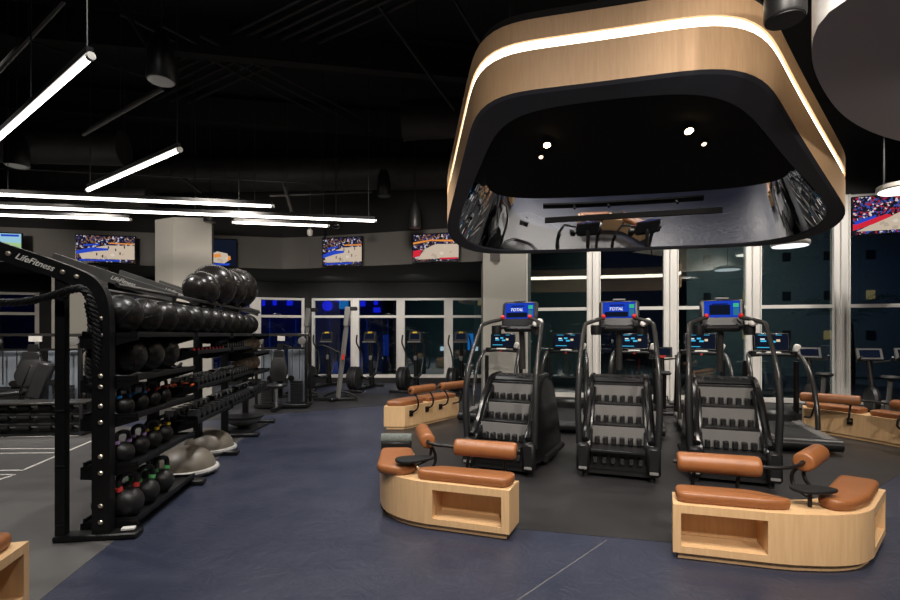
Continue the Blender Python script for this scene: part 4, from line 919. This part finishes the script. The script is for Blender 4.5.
MB().box((.30, 0, .74), (.22, .20, .62), Ry(.30), .03).build('back_pad', 'dgrey', ib); MB().box((-.35, 0, .52), (.9, .22, .07), Ry(-.08), .02).build('seat_pad', 'black', ib)
MB().tube([(-.6, 0, .45), (-.6, 0, .04)], .03, 8).build('leg', 'black', ib); MB().tube([(.2, 0, .5), (.35, 0, .04)], .03, 8).build('leg', 'black', ib); MB().tube([(.05, -.1, .55), (.22, -.14, 1.0)], .018, 8).build('chrome_arm', 'chrome', ib)
MB().box((-.1, 0, .035), (1.2, .1, .06)).build('base', 'black', ib)

# ================================================================= STORAGE RACK
rk0 = Vector((-2.56, 3.62, 0)); ang = math.radians(8.7)   # local x = b (to the aisle), y = a (along run)
rk = empty('storage_rack', rk0, ang, 'long black storage rack of balls, kettlebells and dumbbells along the left', 'rack')
def RW(b, a, z): return rk0 + Rz(ang) @ Vector((b, a, z))
stn = [0, 1.28, 2.52, 3.62, 4.78]
BS = -.19
# front frame: curved beam/upright
def strip(pts, wdt, th, x0=None):
    # ribbon beam in local xz-plane with width wdt in-plane, thickness th along y
    vs = []; n = len(pts); pts = [Vector((p[0], 0, p[1])) for p in pts]
    for i, p in enumerate(pts):
        t = (pts[min(i+1, n-1)]-pts[max(i-1, 0)]).normalized(); nn = Vector((-t.z, 0, t.x))
        for (u, v) in ((-.5, -.5), (.5, -.5), (.5, .5), (-.5, .5)): vs.append(p+nn*wdt*u+Vector((0, th*v, 0)))
    fs = [(0, 1, 2, 3)]+[(i*4+k, i*4+(k+1) % 4, (i+1)*4+(k+1) % 4, (i+1)*4+k) for i in range(n-1) for k in range(4)]+[((n-1)*4+3, (n-1)*4+2, (n-1)*4+1, (n-1)*4)]
    return vs, fs
fr = curve([(0, 0.03), (0, .9), (0, 1.45), (0, 1.70), (-.05, 1.86), (-.22, 1.945), (-.5, 2.045), (-1.1, 2.25), (-1.8, 2.49)], 3)
m_ = MB(); m_.add(*strip(fr, .122, .075)); up1 = m_.build('curved_upright', 'black', rk)
bt = MB()
def bolt(b, a, z): bt.lathe([(.017, 0), (.017, .006), (.010, .013)], (b, a, z), 14, Rx(PI/2))
for z in (.13, .25, .49, .61, .86, .98, 1.12, 1.20, 1.50, 1.62, ): 
    bolt(0, -.037, z)
for b, z in ((-.16, 1.925), (-.25, 1.955), (-.60, 2.08), (-.75, 2.135)): bolt(b, -.037, z)
bt.each('bolt', 'bolt', rk)
text_m = Matrix.Translation((-.43, -.041, 2.022)) @ Matrix.Rotation(PI/2, 4, 'X') @ Matrix.Rotation(-.345, 4, 'Z')
text_obj('lettering', 'LifeFitness', .062, 'white', text_m, rk)
MB().box((-.275, 0, .98), (.065, .06, 1.88)).build('slim_post', 'black', rk, smooth=False)
MB().box((-.03, 0, .025), (.56, .13, .045), bev=.01).build('base_foot', 'black', rk)
for z in (.12, .55, .95): MB().tube([(-.30, -.03, z), (-.24, -.03, z)], .008, 6).build('hook_pin', 'black', rk)
MB().tube([(-.26, -.02, 1.80), (-.22, -.05, 1.76), (-.20, -.05, 1.80)], .008, 6).build('rope_hook', 'black', rk)
for i, a in enumerate(stn[1:], 1):
    MB().box((BS, a, .92), (.085, .09, 1.83), bev=.006).build('upright_post', 'black', rk, smooth=False)
    m_ = MB(); m_.add(*strip([(.02, 1.87), (-.3, 1.97), (-1.08, 2.24)], .10, .06)); m_.build('sloped_beam', 'beamg', rk).location = (0, a, 0)
    MB().box((-.02, a, .03), (.62, .12, .05), bev=.01).build('base_foot', 'black', rk)
    if i < 4:
        tm = Matrix.Translation((-.45, a-.035, 2.025)) @ Matrix.Rotation(PI/2, 4, 'X') @ Matrix.Rotation(-.335, 4, 'Z'); text_obj('lettering', 'LifeFitness', .055, 'white', tm, rk)
def shelf(a0, a1, z, b0=-.17, b1=.21, lip=.035, tilt=0.0, mt='black'):
    m = MB(); m.box(((b0+b1)/2, (a0+a1)/2, z-.008), (b1-b0, a1-a0, .014)); m.box((b1-.008, (a0+a1)/2, z+.008), (.016, a1-a0, lip)); m.box((b0+.008, (a0+a1)/2, z+.01), (.016, a1-a0, lip)); m.build('shelf', mt, rk, smooth=False)
    for a in (a0+.015, a1-.015):
        ch = MB().prism([(b0-.02, z-.01), (b0-.02, z-.10), (b0+.12, z-.11), (b1, z-.035), (b1+.0, z+.02), (b0+.1, z+.02)], 0, .012).build('shelf_bracket', 'black', rk, smooth=False)
        ch.rotation_euler = (PI/2, 0, 0); ch.location = (0, a, 0)
shelf(.06, 1.24, .10); shelf(.06, 1.24, .52); shelf(.06, 1.24, .885); shelf(.06, 1.24, 1.17); 
for a, b in zip(stn[:-1], stn[1:]): shelf(a+.05, b-.05, 1.50)
shelf(1.33, 2.48, 1.32); shelf(1.33, 2.48, .96); shelf(1.33, 2.48, .61)
shelf(2.57, 3.58, 1.32); shelf(2.57, 3.58, .96); shelf(2.57, 3.58, .61)
shelf(3.67, 4.75, 1.22); shelf(3.67, 4.75, .92); shelf(3.67, 4.75, .61)
# top ball rails
for b in (-.33, .02): MB().tube([(b, .15, 1.885), (b, 4.85, 1.885)], .018, 8).build('top_rail', 'tubeg', rk)
# ---- medicine balls
def medball(r):
    rt = empty('medicine_ball', (0, 0, 0)); MB().ball((0, 0, 0), r, 32).build('ball_skin', 'vinyl', rt)
    s = MB()
    for k in range(3):
        R = Ry(.4+k*1.05); s.tube([R @ Vector((r*1.002*math.cos(t), r*1.002*math.sin(t), 0)) for t in [2*PI*j/40 for j in range(41)]], .0028, 5)
    s.each('seam', 'rubber', rt); return rt
mb0 = medball(.152)
pos = [.22+.352*k for k in range(12)]
for k, a in enumerate(pos):
    o = mb0 if k == 0 else copy_tree(mb0); o.location = RW(.02, a, 1.51+.152); o.rotation_euler = (rr.uniform(0, 3), rr.uniform(0, 3), rr.uniform(0, 3))
    tag(o, 'black soft medicine ball in the top shelf row of the long rack' if 0 < k < 11 else ('black soft medicine ball nearest the curved rack upright, top shelf' if k == 0 else 'black soft medicine ball at the far end of the top shelf'), 'medicine ball', 'medicine balls on the top shelf')
wb0 = medball(.155)
for k, a in enumerate((.27, .60, .93)):
    o = wb0 if k == 0 else copy_tree(wb0); o.location = RW(.02, a, 1.18+.155); o.rotation_euler = (k, .5*k, 1)
    tag(o, ('nearest', 'middle', 'farthest')[k]+' of three black medicine balls on the shelf below the ball row', 'medicine ball', 'three medicine balls on the second shelf')
# ---- stability balls
for px, py, Y, r, lab in [(201.5, 289, 5.9, .21, 'smallest grey black stability ball on top of the rack, nearest'), (213.5, 286, 6.4, .28, 'large grey black stability ball on top of the rack, second nearest'), (227, 289, 7.0, .27, 'grey black stability ball on top of the rack, second from the far end'), (236, 288.5, 7.6, .315, 'grey black stability ball on top of the rack at the far end')]:
    p = P(px, py, Y); o = empty('stability_ball', p, 0, lab, 'exercise ball', 'stability balls on top of the rack')
    m = MB(); prof = []
    for i in range(49):
        t = PI*i/48; rr_ = r*(1+.004*math.cos(t*40)); prof.append((max(1e-4, rr_*math.sin(t)), -rr_*math.cos(t)))
    m.lathe(prof, (0, 0, 0), 40, Ry(1.2) @ Rx(.5)); m.build('ball_skin', 'ballg', o)
    MB().lathe([(.012, 0), (.012, .006)], (Ry(1.2) @ Rx(.5)) @ Vector((0, 0, r)), 10).build('valve_plug', 'white', o)
# ---- kettlebells
def kettlebell(r, band):
    rt = empty('kettlebell', (0, 0, 0)); m = MB()
    prof = [(r*.55, 0)]+[(r*math.sin(t), r*.92-r*math.cos(t)) for t in [PI*(.22+.74*i/14) for i in range(15)]]
    m.lathe(prof, (0, 0, 0), 26); m.build('bell', 'iron', rt)
    h = [(-r*.50, 0, r*1.65), (-r*.62, 0, r*2.1), (-r*.58, 0, r*2.65), (-r*.25, 0, r*2.85), (r*.25, 0, r*2.85), (r*.58, 0, r*2.65), (r*.62, 0, r*2.1), (r*.50, 0, r*1.65)]
    MB().tube(curve(h, 2), r*.16+.004, 12).build('handle', 'iron', rt)
    bb = MB()
    for s in (-1, 1): bb.tube([(s*r*.56, 0, r*1.80), (s*r*.62, 0, r*2.08)], r*.16+.009, 12)
    bb.each('colour_band', 'b_'+band, rt); return rt
def kb(r, band, b, a, z, lab, grp):
    o = kettlebell(r, band); o.location = RW(b, a, z+.002); o.rotation_euler = (0, 0, ang+1.1+rr.uniform(-.15, .15)); tag(o, lab, 'kettlebell', grp)
for (r, bd, b, a, cn, row) in [(.115, 'rred', .085, .17, 'red', 'front'), (.105, 'green', .09, .46, 'green', 'front'), (.105, 'green', .09, .76, 'green', 'front'), (.09, 'rred', -.10, .22, 'red', 'rear'), (.09, 'green', -.10, .52, 'green', 'rear'), (.09, 'green', -.10, .85, 'green', 'rear')]:
    kb(r, bd, b, a, .10, 'big iron kettlebell with %s bands, %s row on the bottom shelf, %s' % (cn, row, 'nearest' if a < .3 else 'middle' if a < .6 else 'farthest'), 'kettlebells on the bottom shelf')
for (bd, cn, a, w_) in [('purple', 'purple', .15, 'nearest'), ('purple', 'purple', .40, 'second'), ('yellow', 'yellow', .64, 'third'), ('yellow', 'yellow', .88, 'farthest')]:
    kb(.082, bd, .06, a, .52, 'iron kettlebell with %s bands on the middle kettlebell shelf, %s' % (cn, w_), 'kettlebells on the middle shelf')
for (bd, cn, a, w_) in [('blue', 'blue', .17, 'nearest'), ('blue', 'blue', .41, 'second'), ('rred', 'red', .64, 'third'), ('rred', 'red', .86, 'farthest')]:
    kb(.072, bd, .06, a, .885, 'small kettlebell with %s bands on the upper kettlebell shelf, %s' % (cn, w_), 'kettlebells on the upper shelf')
# ---- hex dumbbells
hx = dumbbell(True, .062, .10, 'hexr', 'chrome', 'hex_dumbbell'); first = True
def put_hex(b, a, z, s, lab, grp):
    global first
    d = hx if first else copy_tree(hx); first = False
    d.location = RW(b, a, z); d.rotation_euler = (0, 0, ang); d.scale = (s, s, s); tag(d, lab, 'dumbbell', grp)
def span(a0, a1, step):
    out = []; a = a0
    while a <= a1: out.append(a); a += step
    return out
for a in span(1.42, 2.42, .165)+span(2.66, 3.54, .16)+span(3.76, 4.7, .16): put_hex(.03, a, .615+.06, 1.05, 'black hex dumbbell in the bottom dumbbell row of the long rack', 'hex dumbbells on the bottom dumbbell shelf')
for a in span(1.50, 2.42, .13)+span(2.64, 3.5, .12): put_hex(.03, a, .965+.05, .85, 'black hex dumbbell on the middle dumbbell shelf of the long rack', 'hex dumbbells on the middle dumbbell shelf')
for a in span(2.64, 3.5, .11): put_hex(.03, a, 1.325+.04, .68, 'small black hex dumbbell on the upper dumbbell shelf', 'small hex dumbbells on the upper shelf')
# small red capped hand weights
h0 = None
for k, a in enumerate(span(1.42, 2.4, .12)):
    if h0 is None:
        h0 = empty('hand_weight', (0, 0, 0)); MB().tube([(-.06, 0, 0), (.06, 0, 0)], .020, 12).build('weight_body', 'rubber', h0)
        for s in (-1, 1): MB().tube([(s*.06, 0, 0), (s*.07, 0, 0)], .018, 12).build('red_cap', 'red', h0)
        o = h0
    else: o = copy_tree(h0)
    o.location = RW(.08, a, 1.326+.022); o.rotation_euler = (0, 0, ang); tag(o, 'small black hand weight with red caps on the upper shelf', 'hand weight', 'red capped hand weights')
# sand balls
for row, z in (('upper', 1.225), ('lower', .925)):
    for k in range(4):
        o = MB().ball((0, 0, 0), .125, 24, (1, 1, .96)).build('slam_ball', 'sand'); o.location = RW(-.03, 3.80+.255*k, z+.125)
        tag(o, 'taupe slam ball on the %s far shelf of the long rack, %s' % (row, ('nearest', 'second', 'third', 'farthest')[k]), 'slam ball', 'taupe slam balls on the far shelves')
# resistance band loops
def loopb(m, b, a, z, r, lab):
    pts = [(r*math.cos(t), r*1.5*math.sin(t), .018*math.sin(3*t)+.018) for t in [2*PI*k/40 for k in range(41)]]
    o = MB().tube(pts, .012, 8).build('resistance_band', m); o.location = RW(b, a, z+.012); tag(o, lab, 'band', 'loops of band by the middle shelf')
loopb('rubber', .04, 1.10, 1.176, .08, 'black resistance band loop lying on the second shelf')
loopb('orange', .03, 2.56, 1.505, .0001+.01, 'x') if False else None
o = MB().tube([(.09*math.cos(t), .14*math.sin(t), .0) for t in [2*PI*k/40 for k in range(30)]], .013, 8).build('resistance_tube', 'orange'); o.location = RW(.03, 1.42, .986)
tag(o, 'orange resistance tube curled at the near end of the middle dumbbell shelf', 'band')
o = MB().tube([RW(-.1, 3.62, .60), RW(-.1, 3.62, .45)], .018, 8).build('red_tag', 'red'); tag(o, 'small red tag hanging below the dumbbell shelf', 'tag')
# paper card on base
o = MB().box((0, 0, .012), (.09, .05, .02), bev=.004).build('card_holder', 'white'); o.location = RW(.17, .0, .05); o.rotation_euler = (0, 0, .3); tag(o, 'small white card lying on the rack front foot', 'card')
# ---- bosu balls
def bosu():
    rt = empty('balance_dome', (0, 0, 0)); MB().lathe([(.26, .0), (.31, .03), (.33, .055), (.325, .075), (.29, .08)], (0, 0, 0), 40).build('platform', 'platf', rt)
    prof = [(.29*math.cos(t),    .08+.22*math.sin(t)) for t in [PI/2*i/16 for i in range(16)]]+[(.001, .30)]
    prof = [(.295, .075)]+[(r, z) for i, (r, z) in enumerate(prof)]
    MB().lathe(prof, (0, 0, 0), 40).build('dome', 'bosu', rt); return rt
s0 = bosu()
for i, (px, Y, lab) in enumerate([(186, 5.3, 'taupe balance dome on the floor under the rack, nearest'), (209, 6.25, 'taupe balance dome on the floor under the rack, middle')]):
    o = s0 if i == 0 else copy_tree(s0); q = P(px, 300, Y); o.location = (q.x, q.y, .002); tag(o, lab, 'balance dome', 'balance domes under the rack')
o = empty('balance_dome', RW(-.10, 4.30, .10), 0, 'upturned grey balance dome in a black tray at the far end of the rack', 'balance dome', 'balance domes under the rack')
MB().lathe([(.10, -.08), (.20, -.03), (.27, .03), (.28, .06)], (0, 0, 0.02), 32).build('dome', 'mgrey', o); MB().lathe([(.29, .06), (.31, .075), (.31, .09), (.05, .10)], (0, 0, .02), 32).build('platform', 'black', o)
MB().box((.02, 0, -.085), (.5, .75, .02)).build('tray', 'black', o, smooth=False)
# white ring (gym ring) behind post
o = MB().tube([(0, .06*math.cos(t), .085+.08*math.sin(t)) for t in [2*PI*k/30 for k in range(31)]], .010, 8).build('pilates_ring', 'white'); o.location = RW(-.32, 3.0, .015); o.rotation_euler = (0, 0, -1.2); tag(o, 'white ring standing behind the second balance dome', 'ring')
# ---- battle rope
def rope(pts, r, name):
    pts = [Vector(p) for p in curve(pts, 4)]
    # arc-length resample
    out = [pts[0]]; acc = 0; step = .012
    for i in range(1, len(pts)):
        a, b = pts[i-1], pts[i]; d = (b-a).length; t = step-acc
        while t <= d: out.append(a.lerp(b, t/d)); t += step
        acc = d-(t-step)
    m = MB()
    for s in range(3):
        up = None; st = []
        for i, p in enumerate(out):
            t = (out[min(i+1, len(out)-1)]-out[max(i-1, 0)]).normalized()
            if up is None: up = Vector((0, 1, 0))
            a = t.cross(up).normalized(); up = a.cross(t).normalized()
            g = i*step/.105*2*PI+s*2*PI/3; st.append(p+(a*math.cos(g)+up*math.sin(g))*r*.5)
        m.tube(st, r*.62, 7)
    return m.build(name, 'rubber')
L = lambda px, py, y: P(px, py, y)
rp = rope([L(-60, 303, 3.50), L(-10, 302.5, 3.5), L(20, 303, 3.5), L(50, 297, 3.5), L(72, 289, 3.48), L(84, 288, 3.5), L(92, 302, 3.52), L(97, 330, 3.56), L(99, 365, 3.6), L(98, 385, 3.64), L(92, 388, 3.68), L(88, 372, 3.7), L(91, 345, 3.72), L(92, 320, 3.74), L(88, 303, 3.76)], .027, 'battle_rope')
tag(rp, 'thick black twisted battle rope draped over the front rack hook', 'rope')
# distant cardio machine left of the column
e = copy_tree(t0); q = P(78, 300, 9.9); e.location = (q.x-.1, q.y, 0); e.rotation_euler = (0, 0, .25); e['label'] = 'treadmill at far left behind the cable machines'; e['group'] = 'treadmills at the far left'
